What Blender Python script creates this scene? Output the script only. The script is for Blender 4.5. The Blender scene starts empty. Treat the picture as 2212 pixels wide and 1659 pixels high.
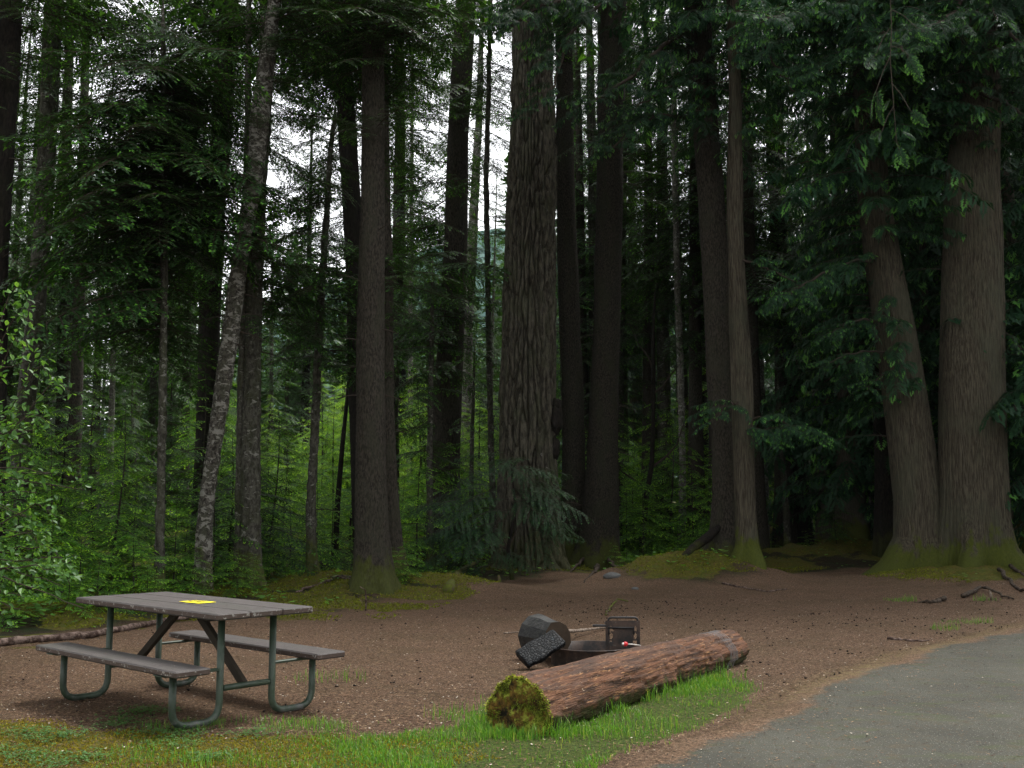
import bpy, math, time
import numpy as np
from mathutils import Vector
T0 = time.time()
R = math.radians
sc = bpy.context.scene
COL = sc.collection

# ------------------------------------------------------------------ camera
CAM_H, PITCH, FPX = 1.4577, 0.1173, 2275.3      # focal length in pixels of a 2212 px wide picture
cd = bpy.data.cameras.new("camera")
cam = bpy.data.objects.new("camera", cd)
COL.objects.link(cam)
cam.location = (0, 0, CAM_H)
cam.rotation_euler = (R(90) + PITCH, 0, 0)
cd.sensor_width = 36.0
cd.lens = 36.0 * FPX / 2212.0
cd.clip_start = 0.1
cd.clip_end = 3000
sc.camera = cam

# ------------------------------------------------------------------ world, sun, exposure
SUN_EL, SUN_AZ = 62.0, 42.0      # azimuth measured from +Y (view direction) clockwise: beyond the wood, to the right
w = bpy.data.worlds.new("World")
sc.world = w
w.use_nodes = True
nt = w.node_tree
nt.nodes.clear()
sky = nt.nodes.new('ShaderNodeTexSky')
sky.sky_type = 'NISHITA'
sky.sun_disc = False
sky.sun_elevation = R(SUN_EL)
sky.sun_rotation = R(SUN_AZ)
sky.air_density = 1.0
sky.dust_density = 2.0
hsv = nt.nodes.new('ShaderNodeHueSaturation')
hsv.inputs['Saturation'].default_value = 0.10
bg = nt.nodes.new('ShaderNodeBackground')
bg.inputs['Strength'].default_value = 0.15
wo = nt.nodes.new('ShaderNodeOutputWorld')
nt.links.new(sky.outputs[0], hsv.inputs['Color'])
nt.links.new(hsv.outputs[0], bg.inputs['Color'])
nt.links.new(bg.outputs[0], wo.inputs['Surface'])

sl = bpy.data.lights.new("sun", 'SUN')
sl.energy = 1.5
sl.angle = R(16)
sl.color = (1.0, 0.97, 0.92)
sun = bpy.data.objects.new("sun", sl)
COL.objects.link(sun)
sd = Vector((math.sin(R(SUN_AZ)) * math.cos(R(SUN_EL)), math.cos(R(SUN_AZ)) * math.cos(R(SUN_EL)), math.sin(R(SUN_EL))))
sun.rotation_euler = sd.to_track_quat('Z', 'Y').to_euler()
sc.view_settings.view_transform = 'Standard'
sc.view_settings.look = 'None'
sc.view_settings.gamma = 1
sc.view_settings.use_curve_mapping = False
sc.view_settings.exposure = 1.55
cy = sc.cycles
cy.max_bounces = 5
cy.diffuse_bounces = 3
cy.glossy_bounces = 1
cy.transmission_bounces = 3
cy.transparent_max_bounces = 4

# ------------------------------------------------------------------ projection helpers (u, v in a 2212 x 1659 picture)
CP, SP = math.cos(PITCH), math.sin(PITCH)
def ray(u, v):
    a, b = (u - 1106.0) / FPX, -(v - 829.5) / FPX
    return np.array([a, CP - b * SP, SP + b * CP])
def G(u, v, z=0.0):
    d = ray(u, v)
    t = (z - CAM_H) / d[2]
    return np.array([d[0] * t, d[1] * t, z])
def W(u, v, Y):
    d = ray(u, v)
    t = Y / d[1]
    return np.array([d[0] * t, Y, CAM_H + d[2] * t])
def proj(P):
    P = np.asarray(P, float)
    x, y, z = P[..., 0], P[..., 1], P[..., 2] - CAM_H
    fw = y * CP + z * SP
    up = -y * SP + z * CP
    return 1106 + FPX * x / fw, 829.5 - FPX * up / fw
def zat(v, Y):
    return W(1106, v, Y)[2]

# ------------------------------------------------------------------ noise
def _hash(ix, iy, iz):
    n = (ix.astype(np.int64) * 374761393 + iy.astype(np.int64) * 668265263 + iz.astype(np.int64) * 2147483647) & 0x7fffffff
    n = ((n ^ (n >> 13)) * 1274126177) & 0x7fffffff
    n = ((n ^ (n >> 16)) * 668265263) & 0x7fffffff
    return (n & 0xffff) / 65535.0
def noise(x, y, z=0.0):
    x, y, z = np.broadcast_arrays(np.asarray(x, float), np.asarray(y, float), np.asarray(z, float))
    ix, iy, iz = np.floor(x), np.floor(y), np.floor(z)
    fx, fy, fz = x - ix, y - iy, z - iz
    fx, fy, fz = [f * f * (3 - 2 * f) for f in (fx, fy, fz)]
    r = 0
    for a in (0, 1):
        for b in (0, 1):
            for c in (0, 1):
                r = r + _hash(ix + a, iy + b, iz + c) * (fx if a else 1 - fx) * (fy if b else 1 - fy) * (fz if c else 1 - fz)
    return r * 2 - 1
def fbm(x, y, z=0.0, o=4):
    r, a, s = 0, 1.0, 0
    for i in range(o):
        r = r + a * noise(np.asarray(x) * 2 ** i + 17 * i, np.asarray(y) * 2 ** i, np.asarray(z) * 2 ** i)
        s += a
        a *= .5
    return r / s

# ------------------------------------------------------------------ mesh + object helpers
def mesh(name, V, F, mats, mi=None, attrs=None, smooth=True):
    """V (n,3); F (m,3) or (m,4) array or list of such arrays."""
    if not isinstance(F, (list, tuple)):
        F = [F]
    F = [np.asarray(f, np.int32) for f in F if len(f)]
    me = bpy.data.meshes.new(name)
    V = np.asarray(V, np.float32)
    me.vertices.add(len(V))
    me.vertices.foreach_set('co', V.ravel())
    loops = np.concatenate([f.ravel() for f in F])
    tot = np.concatenate([np.full(len(f), f.shape[1], np.int32) for f in F])
    start = np.concatenate([[0], np.cumsum(tot)[:-1]]).astype(np.int32)
    me.loops.add(len(loops))
    me.loops.foreach_set('vertex_index', loops)
    me.polygons.add(len(tot))
    me.polygons.foreach_set('loop_start', start)
    if mi is not None:
        me.polygons.foreach_set('material_index', np.asarray(mi, np.int32))
    if not isinstance(mats, (list, tuple)):
        mats = [mats]
    for m in mats:
        me.materials.append(m)
    me.update(calc_edges=True)
    me.polygons.foreach_set('use_smooth', np.full(len(tot), smooth, dtype=bool))
    for k, a in (attrs or {}).items():
        at = me.attributes.new(k, 'FLOAT', 'POINT')
        at.data.foreach_set('value', np.asarray(a, np.float32))
    return me
def link(name, me, parent=None, loc=None):
    o = bpy.data.objects.new(name, me)
    COL.objects.link(o)
    if parent is not None:
        o.parent = parent
    if loc is not None:
        o.location = loc
    return o
def tag(o, label=None, cat=None, group=None, kind=None):
    if label: o['label'] = label
    if cat: o['category'] = cat
    if group: o['group'] = group
    if kind: o['kind'] = kind
    return o
def thing(name, label, cat, loc=(0, 0, 0), group=None):
    o = link(name, None, None, tuple(float(c) for c in loc))
    return tag(o, label, cat, group)

class MB:
    """collects pieces into one mesh"""
    def __init__(s):
        s.V, s.F3, s.F4, s.n, s.m3, s.m4, s.A = [], [], [], 0, [], [], []
    def add(s, V, F, m=0, a=None):
        V = np.asarray(V, float)
        F = np.asarray(F, int)
        if F.shape[1] == 3:
            s.F3.append(F + s.n); s.m3.append(np.full(len(F), m))
        else:
            s.F4.append(F + s.n); s.m4.append(np.full(len(F), m))
        s.V.append(V)
        s.A.append(np.broadcast_to(np.asarray(0.5 if a is None else a, float), (len(V),)))
        s.n += len(V)
    def mesh(s, name, mats, smooth=True, off=(0, 0, 0)):
        F, mi = [], []
        if s.F3: F.append(np.concatenate(s.F3)); mi.append(np.concatenate(s.m3))
        if s.F4: F.append(np.concatenate(s.F4)); mi.append(np.concatenate(s.m4))
        return mesh(name, np.concatenate(s.V) - np.asarray(off, float), F, mats, np.concatenate(mi), {'tint': np.concatenate(s.A)}, smooth)
def tube(P, r, n=8, caps=True, flat=1.0):
    """tube along points P (k,3) with radii r -> V, F4"""
    P = np.asarray(P, float)
    k = len(P)
    r = np.broadcast_to(np.asarray(r, float), (k,))
    t = np.gradient(P, axis=0)
    t /= np.linalg.norm(t, axis=1)[:, None] + 1e-9
    q = np.cross(t[0], [0, 0, 1.0] if abs(t[0, 2]) < .9 else [1.0, 0, 0])
    a = np.empty_like(t)
    for i_ in range(k):                       # parallel transport keeps the section even round bends
        q = q - t[i_] * (q @ t[i_]); q = q / (np.linalg.norm(q) + 1e-12); a[i_] = q
    b = np.cross(t, a)
    th = np.linspace(0, 2 * np.pi, n, endpoint=False)
    V = P[:, None, :] + r[:, None, None] * (np.cos(th)[None, :, None] * a[:, None, :] + flat * np.sin(th)[None, :, None] * b[:, None, :])
    V = V.reshape(-1, 3)
    i = np.arange(k - 1)[:, None] * n
    j = np.arange(n)[None, :]
    j2 = (j + 1) % n
    F = np.stack([i + j, i + j2, i + n + j2, i + n + j], -1).reshape(-1, 4)
    if caps:
        c0, c1 = len(V), len(V) + 1
        V = np.vstack([V, P[0], P[-1]])
        jj = np.arange(0, n, 1)
        q0 = np.stack([np.full(n, c0), (jj + 1) % n, jj, jj], -1)
        return V, F, np.stack([np.full(n, c0), (jj + 1) % n, jj], -1), np.stack([np.full(n, c1), (k - 1) * n + jj, (k - 1) * n + (jj + 1) % n], -1)
    return V, F
def add_tube(mb, P, r, n=8, m=0, a=None, flat=1.0):
    V, F, c0, c1 = tube(P, r, n, True, flat)
    base = mb.n
    mb.add(V, F, m, a)
    mb.F3.append(c0 + base); mb.m3.append(np.full(len(c0), m))
    mb.F3.append(c1 + base); mb.m3.append(np.full(len(c1), m))
def box(mb, c, h, ax=None, m=0, a=None, bev=0.004):
    """bevelled box with centre c, half sizes h, axes rows ax"""
    ax = np.eye(3) if ax is None else np.asarray(ax, float)
    h = np.asarray(h, float); b = min(bev, h.min() * .6)
    V, idx = [], {}
    for sx in (-1, 1):
        for sy in (-1, 1):
            for sz in (-1, 1):
                s = np.array([sx, sy, sz], float)
                for k in range(3):
                    q = s * (h - b); q[k] = s[k] * h[k]
                    idx[(sx, sy, sz, k)] = len(V); V.append(q)
    F4, F3 = [], []
    for k in range(3):
        i, j = (k + 1) % 3, (k + 2) % 3
        for s in (-1, 1):
            q = []
            for (a1, b1) in ((-1, -1), (1, -1), (1, 1), (-1, 1)):
                t = [0, 0, 0]; t[k] = s; t[i] = a1; t[j] = b1
                q.append(idx[(*t, k)])
            F4.append(q if s > 0 else q[::-1])
    for k in range(3):      # edges along axis k
        i, j = (k + 1) % 3, (k + 2) % 3
        for a1 in (-1, 1):
            for b1 in (-1, 1):
                t0 = [0, 0, 0]; t0[k] = -1; t0[i] = a1; t0[j] = b1
                t1 = list(t0); t1[k] = 1
                F4.append([idx[(*t0, i)], idx[(*t1, i)], idx[(*t1, j)], idx[(*t0, j)]])
    for sx in (-1, 1):
        for sy in (-1, 1):
            for sz in (-1, 1):
                F3.append([idx[(sx, sy, sz, k)] for k in range(3)])
    V = np.asarray(V) @ ax + np.asarray(c, float)
    base = mb.n
    mb.add(V, F4, m, a)
    mb.F3.append(np.asarray(F3) + base); mb.m3.append(np.full(8, m))

# ------------------------------------------------------------------ materials
class Mat:
    def __init__(s, name):
        s.m = bpy.data.materials.new(name)
        s.m.use_nodes = True
        s.t = s.m.node_tree
        s.t.nodes.clear()
        s.out = s.n('ShaderNodeOutputMaterial')
    def n(s, ty, **k):
        nd = s.t.nodes.new(ty)
        for a, b in k.items(): setattr(nd, a, b)
        return nd
    def l(s, a, b): s.t.links.new(a, b)
    def val(s, x, inp):
        if hasattr(x, 'is_linked') or isinstance(x, bpy.types.NodeSocket): s.l(x, inp)
        else: inp.default_value = x
    def math(s, op, a, b=0.0, clamp=False):
        nd = s.n('ShaderNodeMath', operation=op, use_clamp=clamp)
        s.val(a, nd.inputs[0]); s.val(b, nd.inputs[1])
        return nd.outputs[0]
    def coord(s, scale=(1, 1, 1), kind='Object', rnd=True):
        tc = s.n('ShaderNodeTexCoord')
        mp = s.n('ShaderNodeMapping')
        mp.inputs['Scale'].default_value = scale
        src = tc.outputs[kind]
        if rnd:
            oi = s.n('ShaderNodeObjectInfo')
            va = s.n('ShaderNodeVectorMath', operation='ADD')
            s.l(src, va.inputs[0])
            s.l(s.math('MULTIPLY', oi.outputs['Random'], 37.0), va.inputs[1])
            src = va.outputs[0]
        s.l(src, mp.inputs['Vector'])
        return mp.outputs[0]
    def noise(s, vec, scale, detail=3, rough=.6, dist=0.0):
        nd = s.n('ShaderNodeTexNoise')
        nd.inputs['Scale'].default_value = scale
        nd.inputs['Detail'].default_value = detail
        nd.inputs['Roughness'].default_value = rough
        nd.inputs['Distortion'].default_value = dist
        s.l(vec, nd.inputs['Vector'])
        return nd.outputs['Fac']
    def voro(s, vec, scale, feature='F1', out='Distance'):
        nd = s.n('ShaderNodeTexVoronoi', feature=feature)
        nd.inputs['Scale'].default_value = scale
        s.l(vec, nd.inputs['Vector'])
        return nd.outputs[out]
    def ramp(s, f, lo, hi):
        nd = s.n('ShaderNodeMapRange')
        nd.interpolation_type = 'SMOOTHSTEP'
        s.val(f, nd.inputs['Value'])
        nd.inputs['From Min'].default_value = lo
        nd.inputs['From Max'].default_value = hi
        return nd.outputs[0]
    def mix(s, f, a, b, mode='MIX'):
        nd = s.n('ShaderNodeMix', data_type='RGBA', blend_type=mode)
        s.val(f, nd.inputs[0])
        for x, i in ((a, 6), (b, 7)):
            if isinstance(x, (tuple, list)): nd.inputs[i].default_value = (*x, 1)
            else: s.l(x, nd.inputs[i])
        return nd.outputs[2]
    def attr(s, name):
        nd = s.n('ShaderNodeAttribute', attribute_name=name)
        return nd.outputs['Fac']
    def bump(s, h, dist=.01, strength=1.0):
        nd = s.n('ShaderNodeBump')
        nd.inputs['Distance'].default_value = dist
        s.val(strength, nd.inputs['Strength'])
        s.l(h, nd.inputs['Height'])
        return nd.outputs[0]
    def bsdf(s, col, rough=.8, spec=.3, metal=0.0, normal=None, out=True):
        nd = s.n('ShaderNodeBsdfPrincipled')
        if isinstance(col, (tuple, list)): nd.inputs['Base Color'].default_value = (*col, 1)
        else: s.l(col, nd.inputs['Base Color'])
        s.val(rough, nd.inputs['Roughness'])
        nd.inputs['Specular IOR Level'].default_value = spec
        s.val(metal, nd.inputs['Metallic'])
        if normal is not None: s.l(normal, nd.inputs['Normal'])
        if out: s.l(nd.outputs[0], s.out.inputs[0])
        return nd.outputs[0]

def bark_mat(name, dark, light, patch, scale=(9, 9, 1.6), bump=.03, moss=.0, mossz=1.0, pale=None, palef=.5, blotch=3.0):
    m = Mat(name)
    v = m.coord(scale)
    f = m.noise(v, 2.2, 5, .65, .4)
    c = m.mix(m.ramp(f, .36, .64), dark, light)
    v2 = m.coord((1, 1, .6))
    p = m.noise(v2, blotch, 4, .6)
    c = m.mix(m.math('MULTIPLY', m.ramp(p, .45, .65), .55), c, patch)
    if pale is not None:
        q = m.noise(m.coord((1, 1, 1.7)), 7.0, 5, .7, .6)
        c = m.mix(m.ramp(q, palef, palef + .08), c, pale)
    tc = m.n('ShaderNodeTexCoord')
    sp = m.n('ShaderNodeSeparateXYZ')
    m.l(tc.outputs['Object'], sp.inputs[0])
    if moss > 0:
        mz = m.math('MULTIPLY', m.math('SUBTRACT', mossz, sp.outputs['Z']), .45 / mossz)
        mf = m.math('ADD', m.noise(v2, 4.0, 5, .65), m.math('MAXIMUM', mz, -.1))
        c = m.mix(m.math('MULTIPLY', m.ramp(mf, .62, .78), moss), c, m.mix(m.noise(v2, 30, 3), (.032, .042, .006), (.100, .120, .014)))
    h = m.math('ADD', m.noise(v, 3.5, 6, .7, .3), m.math('MULTIPLY', m.noise(v, 12, 3), .4))
    m.bsdf(c, .93, .14, 0, m.bump(h, bump, 1.0))
    return m.m
B_FIR = bark_mat('bark_old_fir', (.026, .023, .017), (.100, .090, .067), (.058, .061, .036), (9, 9, 2.2), .035, .25, 1.2, (.19, .185, .165), .64)
B_HEM = bark_mat('bark_hemlock', (.017, .0145, .011), (.056, .048, .037), (.038, .038, .025), (18, 18, 6), .020, .55, .7, (.12, .115, .10), .72)
B_CED = bark_mat('bark_cedar', (.028, .023, .016), (.102, .088, .062), (.068, .070, .046), (30, 30, 1.5), .020, .85, 1.0, (.18, .175, .15), .68, 1.3)
B_MOT = bark_mat('bark_mottled', (.030, .028, .021), (.090, .085, .068), (.040, .046, .020), (9, 9, 5), .018, .6, .9, (.20, .195, .17), .57)
B_LEA = bark_mat('bark_lichen_flaked', (.022, .019, .015), (.105, .095, .078), (.046, .050, .028), (12, 12, 8), .035, .5, .9, (.23, .22, .19), .50, 5.0)
B_PAL = bark_mat('bark_pale', (.075, .070, .058), (.19, .18, .155), (.07, .075, .05), (9, 9, 5), .014, .4, .8, (.30, .29, .265), .54)
B_DRK = bark_mat('bark_dark', (.008, .007, .006), (.024, .019, .015), (.017, .017, .011), (13, 13, 4), .015, .3, .7)
B_SCL = bark_mat('bark_scaly', (.011, .0095, .007), (.045, .039, .029), (.027, .029, .016), (22, 22, 10), .024, .55, .8)

def leaf_mat(name, dark, light, young, trans=.3, rough=.55, spec=.25):
    m = Mat(name)
    t = m.attr('tint')                     # 0..1: lightness of each spray; above 1: this year's soft tips
    oi = m.n('ShaderNodeObjectInfo')
    c = m.mix(t, dark, light)
    y = m.math('SUBTRACT', t, 1.0, True)
    c = m.mix(y, c, young)
    rv = m.math('ADD', m.math('MULTIPLY', oi.outputs['Random'], .5), .75)
    vm = m.n('ShaderNodeVectorMath', operation='SCALE')
    m.l(c, vm.inputs[0]); m.l(rv, vm.inputs['Scale'])
    c = vm.outputs[0]
    b = m.bsdf(c, rough, spec, 0, None, False)
    tr = m.n('ShaderNodeBsdfTranslucent')
    gm = m.n('ShaderNodeMix', data_type='RGBA', blend_type='MULTIPLY'); gm.inputs[0].default_value = 1.0
    m.l(c, gm.inputs[6]); gm.inputs[7].default_value = (2.0, 1.7, .9, 1)
    m.l(gm.outputs[2], tr.inputs['Color'])
    mx = m.n('ShaderNodeMixShader')
    mx.inputs[0].default_value = trans
    m.l(b, mx.inputs[1]); m.l(tr.outputs[0], mx.inputs[2])
    m.l(mx.outputs[0], m.out.inputs[0])
    return m.m
L_HEM = leaf_mat('hemlock_needles', (.009, .028, .006), (.030, .084, .017), (.085, .24, .022))
L_SAP = leaf_mat('young_hemlock_needles', (.034, .11, .013), (.10, .26, .028), (.32, .60, .05), .42)
L_LIT = leaf_mat('lit_tint_hemlock_needles', (.080, .20, .022), (.18, .38, .045), (.40, .62, .07), .45)  # hemlock green brightened in the colour to stand for light in the opening
L_CED = leaf_mat('cedar_sprays', (.009, .032, .014), (.030, .090, .038), (.12, .32, .05), .30, .55, .2)
L_FIR = leaf_mat('blue_green_needles', (.011, .038, .014), (.036, .100, .036), (.080, .20, .05), .25)
L_BRD = leaf_mat('broad_leaves', (.028, .085, .014), (.065, .165, .032), (.11, .24, .04), .4, .45, .35)
L_UND = leaf_mat('undergrowth_leaves', (.036, .10, .013), (.09, .23, .028), (.22, .44, .045), .38)
L_TWG = Mat('twig_bark'); L_TWG.bsdf((.045, .035, .027), .9, .1); L_TWG = L_TWG.m
L_TWP = Mat('pale_twig'); L_TWP.bsdf((.06, .048, .036), .9, .1); L_TWP = L_TWP.m
L_GRS = leaf_mat('grass_blades', (.045, .125, .014), (.10, .25, .022), (.28, .30, .08), .35, .5, .3)
L_MOS = leaf_mat('moss_tufts', (.070, .060, .008), (.17, .145, .015), (.25, .22, .04), .25, .9, .05)
L_MOD = leaf_mat('dark_moss_tufts', (.048, .056, .007), (.115, .130, .015), (.20, .22, .03), .2, .9, .05)
# ------------------------------------------------------------------ terrain
def GX(u, v): return tuple(G(u, v)[:2])
MOUNDS = [(3.45, 20.9, 1.55, 1.3, .58), (8.1, 27.0, 2.4, 1.6, .50), (9.3, 20.3, 2.6, 2.2, .34), (-3.6, 19.6, 1.2, 1.0, .24),
          (-1.45, 19.0, 1.3, .9, .30), (-6.4, 14.2, 1.1, .8, .20), (.35, 23.6, 1.6, 1.3, .25), (1.9, 25.6, 1.4, 1.2, .25),
          (-4.6, 17.3, .8, .7, .12), (-2.5, 17.9, .9, .7, .16), (-9, 20, 3, 2, .4), (13, 26, 4, 3, .5), (5.8, 24.5, 1.6, 1.3, .15),
          (-12, 40, 6, 5, .8), (8, 48, 8, 6, .9), (-4, 34, 4, 3, .5)]
EDGE = [GX(*p) for p in ((-500, 1440), (0, 1392), (170, 1372), (340, 1345), (560, 1320), (700, 1318), (860, 1292), (960, 1292), (1040, 1272), (1110, 1262),
                         (1230, 1250), (1330, 1256), (1400, 1272), (1560, 1276), (1640, 1262), (1700, 1245), (1900, 1243), (2000, 1262), (2130, 1262),
                         (2250, 1290), (2700, 1330), (3600, 1420))]
ROAD = [GX(*p) for p in ((1270, 1660), (1365, 1628), (1470, 1596), (1580, 1562), (1660, 1522), (1740, 1484), (1860, 1440), (1960, 1408), (2080, 1378), (2212, 1350), (2500, 1310))]
def sdist(P, poly, closed=True):
    """signed distance (positive inside) of points P (n,2) to a polygon"""
    poly = np.asarray(poly, float)
    n = len(poly)
    d = np.full(len(P), 1e9)
    ins = np.zeros(len(P), bool)
    for i in range(n if closed else n - 1):
        a, b = poly[i], poly[(i + 1) % n]
        ab = b - a
        t = np.clip(((P - a) @ ab) / (ab @ ab + 1e-12), 0, 1)
        d = np.minimum(d, np.hypot(*(P - a - t[:, None] * ab).T))
        c = (a[1] > P[:, 1]) != (b[1] > P[:, 1])
        x = a[0] + (P[:, 1] - a[1]) / (b[1] - a[1] + 1e-12) * (b[0] - a[0])
        ins ^= c & (P[:, 0] < x)
    return np.where(ins, d, -d) if closed else d
FOREST_POLY = EDGE + [(60, 9), (600, 60), (600, 900), (-600, 900), (-600, 6), (-20, 8)]
ROAD_POLY = ROAD + [(30, 22), (80, 30), (80, -40), (-8, -40), (-6, -2.2)]
def sstep(x, a, b):
    t = np.clip((x - a) / (b - a), 0, 1)
    return t * t * (3 - 2 * t)
def H(x, y):
    x, y = np.broadcast_arrays(np.asarray(x, float), np.asarray(y, float))
    far = sstep(y, 15, 24)
    z = .012 * noise(x * .9, y * .9) * sstep(y, 9, 12) + far * (.06 * noise(x * .5, y * .5, 3) + .025 * noise(x * 2, y * 2, 5))
    z = z + sstep(y, 60, 200) * 3
    for (mx, my, rx, ry, h) in MOUNDS:
        q = ((x - mx) / rx) ** 2 + ((y - my) / ry) ** 2
        m = (q < 9)
        if m.any():
            z = z + np.where(m, h * np.exp(-q * .9) * (1 + .16 * noise(x * 3.1, y * 3.1, 7) + .08 * noise(x * 8.1, y * 8.1, 9)), 0)
    return z
def Hs(x, y): return float(H(np.array([x]), np.array([y]))[0])

def axis(segs):
    out = []
    for a, b, d in segs: out += list(np.arange(a, b, d))
    return np.array(out + [segs[-1][1]])
gx = axis([(-600, -60, 60), (-60, -16, 2.0), (-16, -8, .4), (-8, 11, .065), (11, 16, .3), (16, 60, 2.0), (60, 600, 60)])
gy = axis([(-60, 0, 4), (0, 5, .5), (5, 12, .055), (12, 24, .075), (24, 36, .3), (36, 90, 2), (90, 900, 60)])
XX, YY = np.meshgrid(gx, gy)
px, py = XX.ravel(), YY.ravel()
P2 = np.stack([px, py], 1)
fd = sdist(P2, FOREST_POLY)
rd = sdist(P2, ROAD_POLY)
gz = H(px, py)
near = sstep(py, 30, 20)
gz = gz + near * (.010 * fbm(px * 4, py * 4, 0, 3)) * (1 - sstep(rd, -.1, .1))
A_for = sstep(fd + .35 * noise(px * 1.1, py * 1.1, 1) + .18 * noise(px * 4, py * 4, 2), -.25, .45)
mnd = 0
for (mx, my, rx, ry, h) in MOUNDS:
    mnd = np.maximum(mnd, np.exp(-(((px - mx) / rx) ** 2 + ((py - my) / ry) ** 2) * 1.1) * (h > .1))
A_moss = np.clip(np.maximum(sstep(mnd + .22 * fbm(px * 1.8, py * 1.8, 4), .34, .62), A_for * sstep(fbm(px * .7, py * .7, 8) + .15, .05, .45) * .8), 0, 1)
MOSS_FRONT = [GX(*p) for p in ((-300, 1515), (60, 1560), (200, 1580), (330, 1578), (480, 1592), (700, 1588), (800, 1590), (960, 1600), (1010, 1640), (900, 1800), (-900, 1800))]
MOSS_BACK = [GX(*p) for p in ((0, 1430), (60, 1425), (110, 1405), (340, 1352), (560, 1332), (720, 1352), (760, 1330), (820, 1345), (960, 1312), (1060, 1284), (960, 1262), (560, 1250), (0, 1310), (-300, 1400))]
GRASS = [GX(*p) for p in ((1030, 1500), (1100, 1545), (1290, 1500), (1400, 1465), (1480, 1458), (1560, 1452), (1630, 1480), (1650, 1500), (1600, 1545), (1500, 1585), (1400, 1618),
                          (1310, 1650), (1200, 1750), (800, 1800), (640, 1659), (700, 1600), (880, 1588), (985, 1570), (1000, 1530))]
mf = sdist(P2, MOSS_FRONT); mb_ = sdist(P2, MOSS_BACK); gd = sdist(P2, GRASS)
A_moss = np.maximum(A_moss, sstep(mf + .3 * fbm(px * 1.6, py * 1.6, 11) + .1 * fbm(px * 6, py * 6, 12), -.12, .3))
A_moss = np.maximum(A_moss, .9 * sstep(mb_ + .5 * fbm(px * 1.3, py * 1.3, 13), -.05, .35) * sstep(fbm(px * 1.1, py * 2.2, 21) + .2, 0, .3))
A_grass = sstep(gd + .12 * fbm(px * 4, py * 4, 14), -.1, .25)
A_road = sstep(rd + .16 * noise(px * 1.3, py * 1.3, 15) + .10 * fbm(px * 7, py * 7, 16, 3), .0, .48)
A_yel = np.exp(-((rd - .02 + .1 * noise(px * 1.5, py * 1.5, 25)) / .16) ** 2) * sstep(py, 6.0, 9.5)
A_bare = sstep(np.exp(-((px + 2.2) / 1.3) ** 2 - ((py - 8.3) / 1.0) ** 2), .2, .9)
ni, nj = len(gy), len(gx)
I = np.arange(ni * nj).reshape(ni, nj)
GF = np.stack([I[:-1, :-1], I[:-1, 1:], I[1:, 1:], I[1:, :-1]], -1).reshape(-1, 4)

M = Mat('ground_litter')
v = M.coord((1, 1, 1), 'Object', False)
n1 = M.noise(v, 1.1, 5, .6)
n2 = M.noise(v, 55, 4, .75, .6)
n3 = M.noise(v, 160, 3, .7)
n2b = M.noise(v, 24, 5, .8, .4)
c = M.mix(M.ramp(n2, .36, .64), (.034, .021, .013), (.225, .140, .088))
c = M.mix(M.math('MULTIPLY', M.ramp(n2b, .48, .62), .7), c, (.064, .038, .023))
c = M.mix(M.math('MULTIPLY', M.ramp(n3, .55, .72), .45), c, (.45, .31, .20))
c = M.mix(M.math('MULTIPLY', M.ramp(n1, .40, .70), .45), c, (.072, .052, .026))
fl = M.coord((1, 1, 1), 'Object', False)
vor = M.voro(fl, 34)
c = M.mix(M.math('MULTIPLY', M.ramp(vor, .16, .10), M.ramp(M.noise(v, 7, 2), .40, .62)), c, (.40, .33, .25))
vor2 = M.voro(M.coord((1.3, .9, 1), 'Object', False), 17)
c = M.mix(M.ramp(vor2, .14, .10), c, (.012, .009, .007))
# woodland floor
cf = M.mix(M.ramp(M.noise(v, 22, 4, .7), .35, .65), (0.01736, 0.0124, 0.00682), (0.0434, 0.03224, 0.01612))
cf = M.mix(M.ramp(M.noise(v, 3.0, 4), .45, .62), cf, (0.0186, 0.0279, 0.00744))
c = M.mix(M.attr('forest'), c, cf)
# moss
cm = M.mix(M.ramp(M.noise(v, 26, 5, .75), .32, .68), (0.04191, 0.04191, 0.007254), (0.1411, 0.1249, 0.01773))
cm = M.mix(M.math('MULTIPLY', M.ramp(M.noise(v, 5, 4), .45, .65), .6), cm, (0.05642, 0.08463, 0.01128))
cm = M.mix(M.math('MULTIPLY', M.ramp(M.noise(v, 11, 4, .7), .54, .64), .7), cm, (0.1088, 0.06045, 0.02821))
mfac = M.ramp(M.math('ADD', M.attr('moss'), M.math('MULTIPLY', M.math('SUBTRACT', M.noise(v, 14, 4, .7), .5), 1.1)), .42, .62)
c = M.mix(mfac, c, cm)
cg = M.mix(M.ramp(M.noise(v, 40, 4, .7), .35, .65), (.030, .052, .010), (.090, .115, .022))
gfac = M.ramp(M.math('ADD', M.attr('grass'), M.math('MULTIPLY', M.math('SUBTRACT', M.noise(v, 12, 4, .7), .5), .9)), .45, .65)
c = M.mix(gfac, c, cg)
cy_ = M.mix(n2, (.075, .056, .026), (.24, .185, .085))
c = M.mix(M.math('MULTIPLY', M.attr('yellow'), M.math('MULTIPLY', M.ramp(M.noise(v, 9, 4, .7), .36, .60), .75)), c, cy_)
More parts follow.
